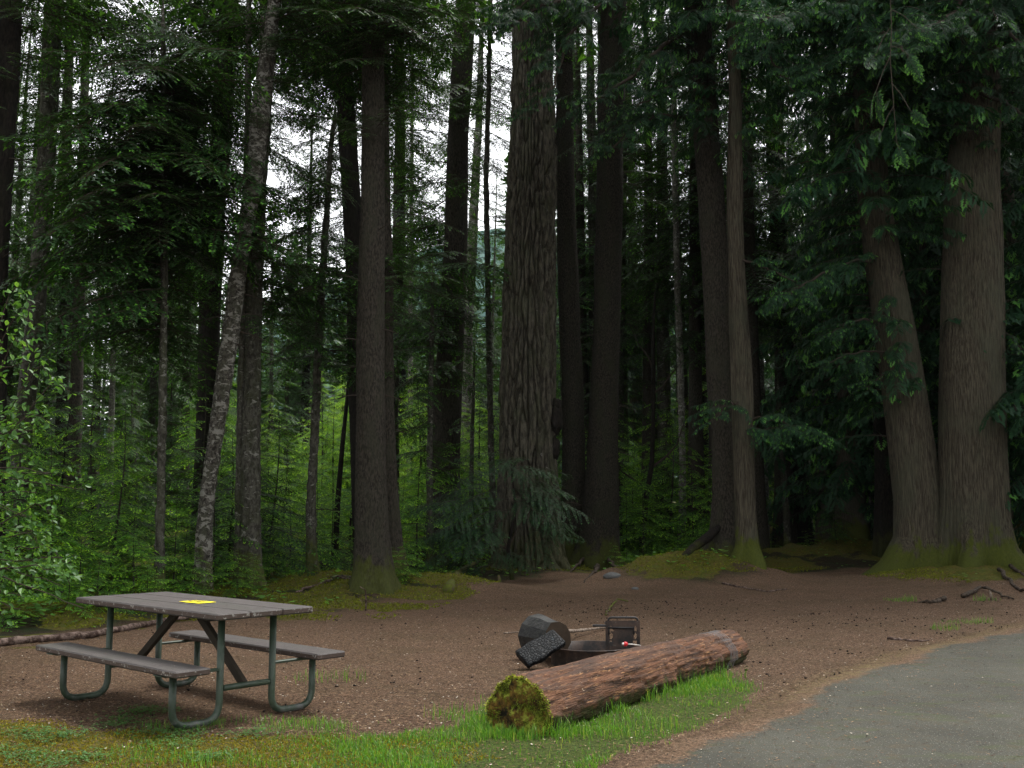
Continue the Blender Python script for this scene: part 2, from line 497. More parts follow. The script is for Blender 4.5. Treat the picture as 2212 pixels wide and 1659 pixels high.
# road
cr = M.mix(M.ramp(M.noise(v, 120, 3, .8), .3, .7), (.030, .030, .024), (.092, .090, .072))
cr = M.mix(M.math('MULTIPLY', M.ramp(M.noise(v, .9, 4, .6), .35, .7), .6), cr, (0.03098, 0.0302, 0.02478))
cr = M.mix(M.ramp(M.voro(v, 48), .20, .12), cr, (0.1859, 0.1781, 0.1549))
cr = M.mix(M.ramp(M.voro(M.coord((1.1, 1, 1), 'Object', False), 23), .17, .09), cr, (0.07744, 0.05034, 0.0271))
cr = M.mix(M.math('MULTIPLY', M.ramp(M.noise(M.coord((.7, 1.6, 1), 'Object', False), 2.2, 5, .72), .52, .68), .5), cr, (0.04801, 0.0604, 0.02013))
cr = M.mix(M.math('MULTIPLY', M.ramp(M.noise(v, 5.5, 5, .8), .52, .66), .6), cr, (0.06582, 0.05266, 0.03252))
c = M.mix(M.ramp(M.math('ADD', M.attr('road'), M.math('MULTIPLY', M.math('SUBTRACT', M.noise(v, 20, 4, .75), .5), .9)), .35, .75), c, cr)
hh = M.math('ADD', M.noise(v, 60, 5, .75), M.math('MULTIPLY', M.noise(v, 9, 3), 1.3))
M.bsdf(c, .92, .14, 0, M.bump(hh, .035, M.math('SUBTRACT', 1.0, M.math('MULTIPLY', M.attr('road'), .75))))
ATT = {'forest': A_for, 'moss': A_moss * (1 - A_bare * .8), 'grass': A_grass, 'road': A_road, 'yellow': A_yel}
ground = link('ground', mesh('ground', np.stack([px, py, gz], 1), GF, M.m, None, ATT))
tag(ground, kind='structure')
# the asphalt is a sheet of its own, a few millimetres above the soil, its rim covered by litter
rx_ = axis([(-6, -2, .3), (-2, 11, .065), (11, 40, 1.5)])
ry_ = axis([(-20, 4, 1.0), (4, 16, .06), (16, 24, .3)])
RX, RY = np.meshgrid(rx_, ry_)
qx, qy = RX.ravel(), RY.ravel()
Q2 = np.stack([qx, qy], 1)
rdq = sdist(Q2, ROAD_POLY)
zq = H(qx, qy) + .010 * fbm(qx * 4, qy * 4, 0, 3) * sstep(qy, 30, 20) * (1 - sstep(rdq, -.1, .1)) + .004 + .012 * sstep(rdq, 0, .4)
Iq = np.arange(len(ry_) * len(rx_)).reshape(len(ry_), len(rx_))
QF = np.stack([Iq[:-1, :-1], Iq[:-1, 1:], Iq[1:, 1:], Iq[1:, :-1]], -1).reshape(-1, 4)
QF = QF[(rdq[QF] > -.12 + .08 * noise(qx * 5, qy * 5)[QF]).all(1)]
ar = sstep(rdq + .16 * noise(qx * 1.3, qy * 1.3, 15) + .10 * fbm(qx * 7, qy * 7, 16, 3), .0, .48)
ay = np.exp(-((rdq - .02 + .1 * noise(qx * 1.5, qy * 1.5, 25)) / .16) ** 2) * sstep(qy, 6.0, 9.5)
zz_ = np.zeros(len(qx))
road = link('road', mesh('road', np.stack([qx, qy, zq], 1), QF, M.m, None, {'forest': zz_, 'moss': zz_, 'grass': zz_ + sstep(sdist(Q2, GRASS) + .12 * fbm(qx * 4, qy * 4, 14), -.1, .25), 'road': ar, 'yellow': ay}))
tag(road, kind='structure')

# ------------------------------------------------------------------ foliage pieces
def norm(v): return v / (np.linalg.norm(v, axis=-1, keepdims=True) + 1e-9)
class Fol:
    """leaf triangles (3 verts each) + wood quads"""
    def __init__(s): s.L, s.T, s.B = [], [], MB()
    def leaves(s, b, d, side, L, Wd, t):
        L = np.broadcast_to(L, (len(b),))[:, None]; Wd = np.broadcast_to(Wd, (len(b),))[:, None]
        m = b + d * L * .3
        V = np.stack([m - side * Wd / 2, m + side * Wd / 2, b + d * L], 1)
        s.L.append(V); s.T.append(np.broadcast_to(t, (len(b),)))
    def done(s):
        V = np.concatenate(s.L).reshape(-1, 3)
        T = np.repeat(np.concatenate(s.T), 3)
        WV = np.concatenate(s.B.V) if s.B.V else np.zeros((0, 3))
        WF = np.concatenate(s.B.F4) if s.B.F4 else np.zeros((0, 4), int)
        return V, T, WV, WF
def flat_spray(rng, L, gap, smax, smin, lL, lW, lgap, droop=.15, ang=58, hang=.15, tips=.35, shape=.8, jit=.25, twig=.010):
    f = Fol()
    n = max(5, int(L / gap))
    t = np.linspace(.08, 1, n)
    wob = rng.normal(0, .02 * L, 2)
    def ax(t): return np.stack([t * L, wob[0] * np.sin(t * 3) + wob[1] * t * t, -droop * L * t * t + .06 * L * t], -1)
    P = ax(np.linspace(0, 1, 7))
    V, F = tube(P, np.linspace(twig, twig * .25, 7), 3, False)
    f.B.add(V, F)
    for i, ti in enumerate(t):
        p = ax(ti); q = norm(ax(ti) - ax(ti - .02))
        s = -1 if i % 2 else 1
        sl = (smax * (1 - ti) ** shape * min(1, .35 + ti * 2.2) + smin) * rng.uniform(1 - jit, 1 + jit)
        a = R(ang + rng.normal(0, 7)) * (1 if ti < .97 else .1)
        d = q * math.cos(a) + np.array([0, s * math.sin(a), 0]) + np.array([0, 0, rng.normal(0, .06)])
        d = norm(d)
        m = max(3, int(sl / lgap))
        tt = (np.arange(m) + rng.uniform(0, 1, m) * .5) / m
        pos = p + d * (tt * sl)[:, None] + np.array([0, 0, -1.0]) * (hang * sl * tt ** 2)[:, None]
        if sl > .3:
            e = p + d * sl + np.array([0, 0, -hang * sl])
            f.B.add(*tube(np.stack([p, (p + e) / 2 + [0, 0, hang * sl * .25], e]), [twig * .4, twig * .3, twig * .15], 3, False))
        dl = norm(d + np.array([0, 0, -1.0]) * (2 * hang * tt)[:, None])
        sd_ = norm(np.cross(dl, np.array([0, 0, 1.0])))
        up = np.cross(sd_, dl)
        for k in (-1, 1):
            la = R(48) + rng.normal(0, .18, m)
            ld = norm(dl * np.cos(la)[:, None] + k * sd_ * np.sin(la)[:, None] + up * rng.normal(-.03, .11, m)[:, None])
            ln = norm(np.cross(ld, up + rng.normal(0, .18, (m, 3))))
            ll = lL * (1 - .45 * tt) * rng.uniform(.75, 1.25, m)
            age = np.where((tt > .62) & (rng.random(m) < tips), 1.25 + .75 * rng.random(m), rng.random(m) * .9)
            f.leaves(pos, ld, ln, ll, lW * rng.uniform(.8, 1.2, m), age)
        f.leaves(pos[-1:], dl[-1:], sd_[-1:], np.array([lL]), np.array([lW]), np.array([1.6 if rng.random() < tips else .6]))
    return f.done()
def cedar_spray(rng, L, gap=.13, fl=.34, lL=.085, lW=.020, droop=.32, n_p=9, tips=.25):
    f = Fol()
    n = int(L / gap)
    def ax(t): return np.stack([t * L, .05 * L * np.sin(t * 4 + 1), L * (.20 * t - droop * t * t)], -1)
    f.B.add(*tube(ax(np.linspace(0, 1, 7)), np.linspace(.012, .003, 7), 3, False))
    for i, ti in enumerate(np.linspace(.12, 1, n)):
        for s in (-1, 1):
            p = ax(ti)
            q = norm(ax(ti) - ax(ti - .02))
            ln_ = fl * rng.uniform(.65, 1.25) * (1.1 - .35 * ti)
            az = R(rng.uniform(25, 80)) * s
            d0 = norm(q * math.cos(az) + np.array([0, math.sin(az), 0]) + [0, 0, rng.uniform(-.1, .25)])
            m = n_p + rng.integers(-1, 3)
            tt = (np.arange(m) + .5) / m
            bend = rng.uniform(.6, 1.15)
            pos = p + d0 * (tt * ln_ * (1 - .30 * tt * bend))[:, None] + np.array([0, 0, -1.0]) * (bend * ln_ * .62 * tt ** 2)[:, None]
            dl = norm(np.gradient(pos, axis=0))
            sdv = norm(np.cross(d0, [0, 0, 1.0]) + rng.normal(0, .25, 3))
            tip_on = rng.random() < tips
            for k in (-1, 1):
                la = R(42) + rng.normal(0, .08, m)
                ld = norm(dl * np.cos(la)[:, None] + k * sdv * np.sin(la)[:, None] + np.array([0, 0, -.12]))
                ll = lL * 1.7 * np.sin(np.pi * np.clip(.12 + .86 * tt, 0, 1)) ** .7 * (ln_ / fl) * rng.uniform(.85, 1.15, m)
                nrm = norm(np.cross(ld, np.cross(dl, sdv)) + rng.normal(0, .12, (m, 3)))
                tint = rng.random() * .5 + rng.random(m) * .5
                if tip_on: tint = np.where(tt > .5, 1.1 + tt * .7, tint)
                f.leaves(pos, ld, nrm, ll, lW * 1.35, tint)
                # secondary lobes make the pinna read as a small fan
                f.leaves(pos + ld * ll[:, None] * .35, norm(ld + dl * .9), nrm, ll * .6, lW, tint)
            f.leaves(pos[-1:], dl[-1:], sdv[None, :], np.array([lL]), np.array([lW * 1.4]), np.array([1.7 if tip_on else .6]))
    return f.done()
def make_variants():
    r = np.random.default_rng(5)
    Vr = {}
    Vr['hem'] = [flat_spray(r, 3.0, .20, 1.0, .22, .17, .050, .050, .20, 58, .22, .22, .9, .3, .022) for _ in range(5)]
    Vr['fine'] = [flat_spray(r, 1.8, .11, .62, .12, .10, .030, .030, .20, 58, .25, .25, .9, .3, .013) for _ in range(5)]
    Vr['sap'] = [flat_spray(r, .9, .060, .40, .07, .070, .026, .022, .26, 55, .20, .45, .8, .3, .006) for _ in range(6)]
    Vr['yew'] = [flat_spray(r, 1.1, .065, .42, .07, .055, .016, .015, .30, 50, .45, .15, .8, .3, .008) for _ in range(5)]
    Vr['ced'] = [cedar_spray(r, 1.8) for _ in range(5)]
    Vr['frond'] = [flat_spray(r, .42, .026, .15, .03, .045, .016, .013, .25, 46, .15, .7, .9, .2, .004) for _ in range(4)]
    Vr['plump'] = [flat_spray(r, 2.2, .10, .75, .16, .13, .045, .040, .26, 60, .32, .25, .75, .3, .016) for _ in range(5)]
    Vr['cedb'] = [cedar_spray(r, 2.4, .24, .55, .17, .045, .34, 6) for _ in range(4)]     # coarser, for far crowns
    Vr['far'] = [flat_spray(r, 2.6, .42, .95, .3, .34, .11, .10, .22, 58, .25, .2, .9, .3, .02) for _ in range(4)]
    return Vr
VAR = make_variants()

class Crown:
    def __init__(s): s.V, s.T, s.WV, s.WF, s.nw = [], [], [], [], 0
    def branch(s, kind, rng, p, az, pitch, scale, roll=0.0, tint=None, thick=1.0):
        V, T, WV, WF = VAR[kind][rng.integers(len(VAR[kind]))]
        ca, sa, cp, sp, cr, sr = math.cos(az), math.sin(az), math.cos(pitch), math.sin(pitch), math.cos(roll), math.sin(roll)
        Rz = np.array([[ca, -sa, 0], [sa, ca, 0], [0, 0, 1]])
        Ry = np.array([[cp, 0, -sp], [0, 1, 0], [sp, 0, cp]])
        Rx = np.array([[1, 0, 0], [0, cr, -sr], [0, sr, cr]])
        Mx = (Rz @ Ry @ Rx).T * scale
        tn = rng.uniform(.55, 1.0) if tint is None else tint
        s.V.append(V @ Mx + p); s.T.append(np.where(T > 1, T, T * tn))
        s.WV.append(WV @ Mx + p); s.WF.append(WF + s.nw); s.nw += len(WV)
    def wood(s, P, r, n=4):
        V, F = tube(P, r, n, False)
        s.WV.append(V); s.WF.append(F + s.nw); s.nw += len(V)
    def mesh(s, name, leafm, off=(0, 0, 0), twig=None):
        V = np.concatenate(s.V); T = np.concatenate(s.T)
        WV = np.concatenate(s.WV); WF = np.concatenate(s.WF)
        F3 = np.arange(len(V)).reshape(-1, 3)
        mi = np.concatenate([np.zeros(len(F3)), np.ones(len(WF))])
        return mesh(name, np.concatenate([V, WV]) - np.asarray(off), [F3, WF + len(V)], [leafm, twig or L_TWG], mi, {'tint': np.concatenate([T, np.full(len(WV), .5)])}, False)

# ------------------------------------------------------------------ trunks
def plates(x, y, seed=0):
    """cell pattern: distance between nearest and second nearest cell seed, and a random number per cell"""
    ix, iy = np.floor(x), np.floor(y)
    d1 = np.full(x.shape, 9.0); d2 = d1.copy(); idn = np.zeros(x.shape)
    for a in (-1, 0, 1):
        for b in (-1, 0, 1):
            cx_, cy_ = ix + a, iy + b
            px_ = cx_ + .15 + .7 * _hash(cx_, cy_, cx_ * 0 + seed); py_ = cy_ + .1 + .8 * _hash(cx_, cy_, cx_ * 0 + seed + 5)
            d = np.hypot(px_ - x, (py_ - y))
            n_ = _hash(cx_, cy_, cx_ * 0 + seed + 9)
            cl = d < d1
            d2 = np.where(cl, d1, np.minimum(d2, d)); idn = np.where(cl, n_, idn); d1 = np.where(cl, d, d1)
    return d2 - d1, idn, d1
def bark_disp(kind, th, z, r, seed):
    """radial displacement in metres"""
    if kind == 'fir':
        sc_ = r / .62 * 1.35
        X = ((th - np.pi / 2) % (2 * np.pi)) * r
        wx = .10 * noise(X * 1.1 + seed, z * .9, 2) + .06 * noise(X * 4, z * 2.2 + seed, 3)
        e, idn, d1 = plates((X + wx + .06 * z * np.sin(X * 2.1)) / (.15 * sc_), z / 1.15 + .9 * noise(X * 3.0, z * .4, 6) + .3 * noise(X * 11, z * 2, 8), seed)
        e2, id2, _ = plates((X + wx * .7) / (.075 * sc_), z / .34 + .5 * noise(X * 6, z, 7), seed + 1)
        return -.15 * np.exp(-(e / .17) ** 1.3) + .035 * (idn - .5) - .022 * np.exp(-(e2 / .13)) + .010 * fbm(X * 14, z * 5, seed, 3)
    if kind == 'ced':
        wv = .5 * noise(np.cos(th) * 2 + seed, np.sin(th) * 2, z * .5)
        a = np.abs(np.sin(th * 21 + wv * 4))
        return .016 * a + .010 * noise(np.cos(th) * 22 * r, np.sin(th) * 22 * r, z * 1.4 + seed) + .04 * noise(np.cos(th) * 1.5, np.sin(th) * 1.5 + seed, z * .5)
    if kind == 'mot':
        return .010 * fbm(np.cos(th) * 5 * r * 3, np.sin(th) * 5 * r * 3, z * 6 + seed, 4) * 2 + .012 * (noise(np.cos(th) * 2, np.sin(th) * 2, z * 7 + seed) > .45)
    X = ((th - np.pi / 2) % (2 * np.pi)) * r
    e, idn, d1 = plates((X + .03 * noise(X * 5, z * 3, seed)) / .055, z / .16, seed)
    return (-.016 * np.exp(-e / .2) + .007 * idn + .010 * fbm(np.cos(th) * 7, np.sin(th) * 7 + seed, z * 6, 3) + .02 * noise(np.cos(th), np.sin(th) + seed, z * .7)) * min(1, r / .2)

def trace(pts, Y):
    """picture trace -> world centre line (x, z) and radius, from the ground up"""
    out = []
    for (u, v, w_) in pts:
        p = W(u, v, Y)
        fw = Y * CP + (p[2] - CAM_H) * SP
        out.append((p[2], p[0], w_ / 2 / FPX * fw))
    out.sort()
    return np.array(out)
TREES = []
RS = np.random.default_rng(11)
TREE_INFO = []
def build_tree(name, label, cat, pts, Y, bark, disp='hem', top=26.0, crown=(), kind='hem', leaf=None, nr=None, lobes=(5, .25, .5), group=None, stubs=0, seed=None, dz=.06, topL=2.4, topn=34, extras=None, top_from=None, twig=None):
    sd_ = len(TREES) * 7 + 3 if seed is None else seed
    rng = np.random.default_rng(sd_)
    tr = trace(pts, Y)
    z0 = Hs(tr[0, 1], Y)
    zt = tr[-1, 0]
    rtop = tr[-1, 2]
    base = np.array([tr[0, 1], Y, z0])
    near_ = zt > 0
    zs = np.concatenate([np.arange(z0 - .25, min(zt + 1.0, top), dz), np.linspace(min(zt + 1.0, top), top, 12)[1:]]) if top > zt + 1 else np.arange(z0 - .25, top, dz)
    slope = (tr[-1, 1] - tr[-2, 1]) / (tr[-1, 0] - tr[-2, 0])
    x = np.interp(zs, tr[:, 0], tr[:, 1]) + np.where(zs > zt, (zs - zt) * slope * .6, 0)
    r = np.interp(zs, tr[:, 0], tr[:, 2])
    if top > zt: r = np.where(zs > zt, rtop * np.clip(1 - (zs - zt) / (top - zt), .02, 1), r)
    rb = tr[0, 2]
    nr = nr or int(np.clip(2 * np.pi * rb / .025, 8, 120))
    th = np.linspace(0, 2 * np.pi, nr, endpoint=False)
    TH, Z = np.meshgrid(th, zs)
    RR = np.repeat(r[:, None], nr, 1)
    k, fa, fh = lobes
    hgt = np.clip(Z - z0, 0, None)
    RR = RR * (1 + fa * np.exp(-hgt / fh) * np.cos(k * TH + sd_ + 1.5 * noise(np.cos(TH), np.sin(TH), sd_)))
    if disp: RR = RR + bark_disp(disp, TH, Z, rb, sd_)
    wob = np.clip(hgt * .3, 0, 1)
    V = np.stack([x[:, None] + RR * np.cos(TH) + .05 * min(rb, .4) * noise(Z * .7, sd_) * wob, Y + RR * np.sin(TH) + .05 * min(rb, .4) * noise(Z * .6, sd_ + 9) * wob, Z], -1).reshape(-1, 3)
    I_ = np.arange(len(zs) * nr).reshape(len(zs), nr)
    F = np.stack([I_[:-1], np.roll(I_, -1, 1)[:-1], np.roll(I_, -1, 1)[1:], I_[1:]], -1).reshape(-1, 4)
    root = thing(name, label, cat, base, group)
    link('trunk', mesh('trunk', V - base, F, bark), root)
    cx = lambda z: np.interp(z, zs, x)
    crz = lambda z: np.interp(z, zs, r)
    C = Crown()
    for zone in crown:
        (va, vb, n, l0, l1) = zone[:5]
        ac, asp = (zone[5], zone[6]) if len(zone) > 6 else (0, 180)
        kd = zone[7] if len(zone) > 7 else kind
        za, zb = zat(va, Y), zat(vb, Y)
        for i in range(n):
            z = zb + (za - zb) * (i + rng.random()) / n
            az = R(ac + rng.uniform(-asp, asp))
            L = rng.uniform(l0, l1)
            base_len = {'plump': 2.2, 'frond': .42, 'hem': 3.0, 'fine': 1.8, 'sap': .9, 'yew': 1.1, 'ced': 1.8, 'cedb': 2.4, 'far': 2.6}[kd]
            rr = crz(z) * .8
            C.branch(kd, rng, np.array([cx(z) + rr * math.cos(az), Y + rr * math.sin(az), z]), az, R(rng.uniform(-22, 8)), L / base_len, rng.normal(0, .15))
    ztop0 = (zat(0, Y) + .5) if top_from is None else top_from
    if topn and top > ztop0 + 2:
        kd = 'far' if kind in ('hem', 'far', 'fine', 'yew', 'sap') else 'cedb'
        for i in range(topn):
            f = (i + rng.random()) / topn
            z = ztop0 + (top - ztop0) * f
            L = topL * (1 - f * .75) * rng.uniform(.8, 1.2)
            C.branch(kd, rng, np.array([cx(z), Y, z]), i * 2.4 + rng.normal(0, .3), R(rng.uniform(-20, 5)), L / 2.5)
    for i in range(stubs):
        z = rng.uniform(z0 + 1.0, min(zat(100, Y), top * .8)); az = rng.uniform(0, 2 * np.pi); L = rng.uniform(.15, .7)
        a = np.array([cx(z) + crz(z) * .7 * math.cos(az), Y + crz(z) * .7 * math.sin(az), z])
        d = np.array([math.cos(az), math.sin(az), rng.uniform(-.3, .3)])
        C.wood(np.stack([a, a + d * L * .5, a + d * L + [0, 0, -.1 * L]]), [.012, .009, .004], 4)
    if extras: extras(C, rng, cx, root, base)
    if C.V:
        link('crown', C.mesh('crown', leaf or L_HEM, base, twig), root)
    elif C.WV:
        me = mesh('branches', np.concatenate(C.WV) - base, np.concatenate(C.WF), L_TWG)
        link('bare_branch', me, root)
    TREES.append(root)
    TREE_INFO.append((label, pts, Y))
    return root, cx
# ------------------------------------------------------------------ the trees of the first rows, traced from the picture
def limbs(spec):
    """spec: list of (points [(u, v, Y)...], radius, kind, spray length, spacing)"""
    def f(C, rng, cx, root, base):
        for pts_, r_, kd, sl_, gap in spec:
            P = np.array([W(*q) for q in pts_])
            k = np.linspace(0, 1, len(P)); t = np.linspace(0, 1, 14)
            P = np.stack([np.interp(t, k, P[:, i]) for i in range(3)], 1)
            P[1:-1] += rng.normal(0, .03, (12, 3))
            C.wood(P, np.linspace(r_, r_ * .2, 14), 6)
            Ln = np.linalg.norm(np.diff(P, axis=0), axis=1).sum()
            d = norm(P[-1] - P[0]); az0 = math.atan2(d[1], d[0])
            n_ = max(2, int(Ln * .85 / gap))
            for i in range(n_):
                f_ = .15 + .85 * (i + rng.random()) / n_
                p = np.array([np.interp(f_, t, P[:, j]) for j in range(3)])
                bl = {'ced': 1.8, 'fine': 1.8, 'yew': 1.1, 'sap': .9}[kd]
                C.branch(kd, rng, p, az0 + R(rng.uniform(25, 75)) * (1 if i % 2 else -1) * (.3 if f_ > .9 else 1), R(rng.uniform(-35, 5)), sl_ * (1.15 - .5 * f_) * rng.uniform(.7, 1.15) / bl, rng.normal(0, .25))
    return f
build_tree('fir_tree', 'huge old fir with deeply furrowed bark and a dark burl, behind the bluish-green shrub', 'tree',
           [(1150, -40, 84), (1152, 120, 92), (1150, 300, 105), (1145, 600, 114), (1140, 850, 124), (1140, 1000, 130), (1141, 1120, 142), (1144, 1200, 168), (1146, 1262, 205)], 23.3,
           B_FIR, 'fir', 34, crown=[(-60, 60, 10, 1.5, 2.5)], nr=420, lobes=(6, .10, .5), dz=.03, stubs=5, topL=3.4, topn=46)
build_tree('cedar_tree', 'massive straight cedar trunk with mossy spreading roots at the right of the clearing', 'tree',
           [(2113, -60, 52), (2112, 200, 84), (2099, 400, 106), (2100, 700, 123), (2100, 1000, 134), (2102, 1120, 142), (2106, 1180, 158), (2104, 1225, 205), (2098, 1256, 262)], 21.6,
           B_CED, 'ced', 28, kind='ced', leaf=L_CED, nr=200, lobes=(5, .32, .50), dz=.05,
           crown=[(-90, 60, 40, 1.6, 3.2), (-60, 260, 26, 1.2, 2.8, -90, 110), (0, 300, 24, 1.2, 2.6), (200, 700, 20, 1.2, 2.4, 100, 80), (260, 340, 5, .8, 1.5, -90, 90), (880, 960, 2, .9, 1.2, -35, 15), (760, 800, 1, .8, 1.0, -30, 10)], topL=3.8, topn=60,
           extras=limbs([([(2110, -30, 21), (2050, 40, 19), (1990, 70, 17)], .05, 'ced', 1.2, .16), ([(2110, 60, 21), (2190, 80, 19.5), (2260, 140, 18.5)], .05, 'ced', 1.3, .16), ([(2120, 200, 21), (2200, 240, 20), (2270, 300, 19.5)], .05, 'ced', 1.2, .18),
                         ([(2150, 820, 21.5), (2190, 880, 21), (2230, 930, 20.6)], .03, 'ced', .9, .14), ([(2160, 700, 21.5), (2200, 745, 21), (2240, 790, 20.6)], .02, 'ced', .7, .16)]))
build_tree('cedar_tree', 'leaning reddish cedar trunk joined at its foot to the massive straight cedar', 'tree',
           [(1858, -60, 36), (1872, 200, 54), (1891, 450, 64), (1912, 600, 74), (1945, 800, 88), (1968, 950, 94), (1984, 1080, 98), (1982, 1160, 100), (1968, 1212, 122), (1955, 1250, 170)], 22.0,
           B_CED, 'ced', 24, kind='ced', leaf=L_CED, nr=160, lobes=(4, .28, .45), dz=.05,
           crown=[(-60, 200, 60, 1.4, 3.4), (-40, 330, 36, 1.2, 2.8, -90, 110), (150, 520, 50, 1.2, 3.0), (480, 820, 16, 1.0, 2.2, 180, 80), (820, 900, 4, .7, 1.2, -140, 50), (500, 1000, 14, 1.2, 2.6, 100, 60)], topL=3.6, topn=50,
           extras=limbs([([(1870, -20, 22), (1790, 20, 20), (1700, 30, 18.5), (1640, 50, 17.5)], .06, 'ced', 1.3, .13), ([(1872, 90, 22), (1820, 120, 20), (1750, 170, 19)], .05, 'ced', 1.2, .14),
                         ([(1880, 60, 22), (1930, 90, 19), (1960, 120, 17.5)], .05, 'ced', 1.0, .14), ([(1905, 560, 22), (1830, 570, 21), (1740, 610, 20), (1690, 640, 19.5)], .04, 'ced', 1.2, .13),
                         ([(1925, 690, 22), (1850, 690, 21), (1790, 720, 20.5)], .03, 'ced', .9, .14), ([(1935, 760, 22), (1860, 760, 21), (1780, 780, 20.5)], .03, 'ced', .9, .15), ([(1940, 800, 22), (1900, 810, 21), (1870, 850, 20.6)], .02, 'ced', .7, .16)]))
build_tree('fir_tree', 'tall straight brown trunk with a mossy foot, just right of the picnic table', 'tree',
           [(808, -40, 42), (806, 80, 47), (805, 500, 52), (801, 800, 60), (800, 1000, 68), (803, 1150, 76), (806, 1240, 90), (806, 1288, 118)], 17.7,
           B_HEM, 'hem', 25, crown=[(-60, 90, 46, 1.0, 2.6), (20, 150, 26, .9, 2.0), (265, 320, 10, .6, 1.4), (560, 700, 3, .6, 1.2, 20, 50)], kind='fine', stubs=14, lobes=(5, .14, .4), dz=.045, topL=2.8)
build_tree('fir_tree', 'slim mossy stem hugging the right side of the tall straight brown trunk', 'tree',
           [(828, 60, 22), (832, 500, 26), (836, 900, 32), (842, 1050, 36), (850, 1180, 44), (852, 1235, 60)], 19.2, B_HEM, 'hem', 18, kind='fine',
           crown=[(120, 700, 26, .8, 1.7, 20, 90)], stubs=8, topn=20)
build_tree('hemlock_tree', 'dark trunk with dark hanging branches behind and left of the tall straight brown trunk', 'tree',
           [(733, -40, 34), (742, 120, 36), (756, 400, 40), (768, 620, 42), (778, 900, 46), (790, 1200, 52)], 23.5, B_DRK, 'hem', 24, kind='fine',
           crown=[(-60, 190, 60, 1.4, 3.0, 0, 180, 'plump'), (200, 460, 14, 1.0, 2.2, 180, 120, 'plump'), (420, 760, 16, .9, 2.0, 180, 90, 'plump')], stubs=10)
build_tree('fir_tree', 'stout reddish-brown trunk between the tall straight brown trunk and the huge furrowed fir', 'tree',
           [(1008, -40, 38), (1004, 60, 42), (990, 300, 46), (981, 600, 52), (971, 800, 60), (961, 1050, 68), (956, 1200, 84)], 27.0,
           B_HEM, 'hem', 30, crown=[(-40, 120, 8, 1.0, 2.0, 180, 70, 'plump'), (120, 300, 10, 1.0, 2.2, 0, 180, 'plump'), (300, 800, 34, 1.2, 2.8, 170, 100, 'plump'), (600, 700, 6, 1.4, 2.6, -150, 40, 'plump')], kind='fine', stubs=12, topL=2.6, topn=24)
build_tree('fir_tree', 'dark straight trunk standing right beside the huge furrowed fir on its right', 'tree',
           [(1208, -40, 30), (1216, 100, 36), (1224, 500, 42), (1235, 800, 46), (1240, 1050, 50), (1242, 1180, 60), (1242, 1228, 78)], 25.0,
           B_SCL, 'hem', 27, crown=[(-60, 60, 14, 1.0, 2.2)], kind='fine', stubs=16, lobes=(4, .15, .4))
build_tree('fir_tree', 'dark scaly-barked trunk, second to the right of the huge furrowed fir', 'tree',
           [(1328, -40, 52), (1325, 60, 54), (1315, 500, 56), (1307, 800, 60), (1302, 1000, 68), (1297, 1120, 78), (1290, 1190, 96), (1288, 1232, 126)], 24.4,
           B_SCL, 'hem', 29, crown=[(-60, 40, 10, 1.0, 2.2), (150, 420, 7, .7, 1.5)], kind='fine', stubs=22, lobes=(5, .16, .4), dz=.05)
build_tree('fir_tree', 'dark slim trunk hidden behind the upper left edge of the scaly-barked trunk', 'tree',
           [(1302, -40, 24), (1303, 250, 26), (1318, 700, 30), (1326, 1150, 36)], 29.0, B_DRK, 'hem', 26, crown=[(-40, 500, 14, .9, 2.0)], kind='fine')
build_tree('cedar_tree', 'broad brown trunk rooted on the mossy mound, with a thick root running down its left', 'tree',
           [(1502, -40, 54), (1512, 100, 56), (1530, 350, 54), (1549, 600, 57), (1564, 900, 60), (1574, 1080, 66), (1576, 1150, 82), (1570, 1200, 110)], 21.9,
           B_HEM, 'hem', 26, kind='ced', leaf=L_CED, crown=[(-60, 140, 26, 1.2, 2.6), (60, 340, 20, .9, 2.0), (-40, 200, 12, 1.0, 2.0, -90, 80)], lobes=(5, .18, .4), dz=.045, topL=3.2,
           extras=limbs([([(1510, 60, 21.9), (1430, 100, 20.5), (1330, 190, 19.5), (1270, 230, 19)], .06, 'ced', 1.2, .14), ([(1520, 160, 21.9), (1440, 190, 20.5), (1360, 240, 19.8)], .04, 'ced', 1.2, .13), ([(1525, 260, 21.9), (1440, 250, 20.5), (1370, 270, 19.8), (1310, 330, 19.4)], .04, 'ced', 1.1, .12),
                         ([(1506, -40, 21.9), (1400, -60, 20), (1290, -30, 18.5), (1180, 10, 17.5), (1100, 60, 17)], .08, 'ced', 1.2, .13), ([(1400, -60, 20), (1300, 0, 19), (1230, 70, 18), (1190, 140, 17.6)], .05, 'ced', 1.2, .13),
                         ([(1290, -60, 18.5), (1180, -30, 17.6), (1110, 20, 17.2)], .05, 'ced', 1.2, .14), ([(1240, 60, 18.2), (1200, 180, 17.6), (1150, 260, 17.4)], .03, 'ced', .9, .18)]))
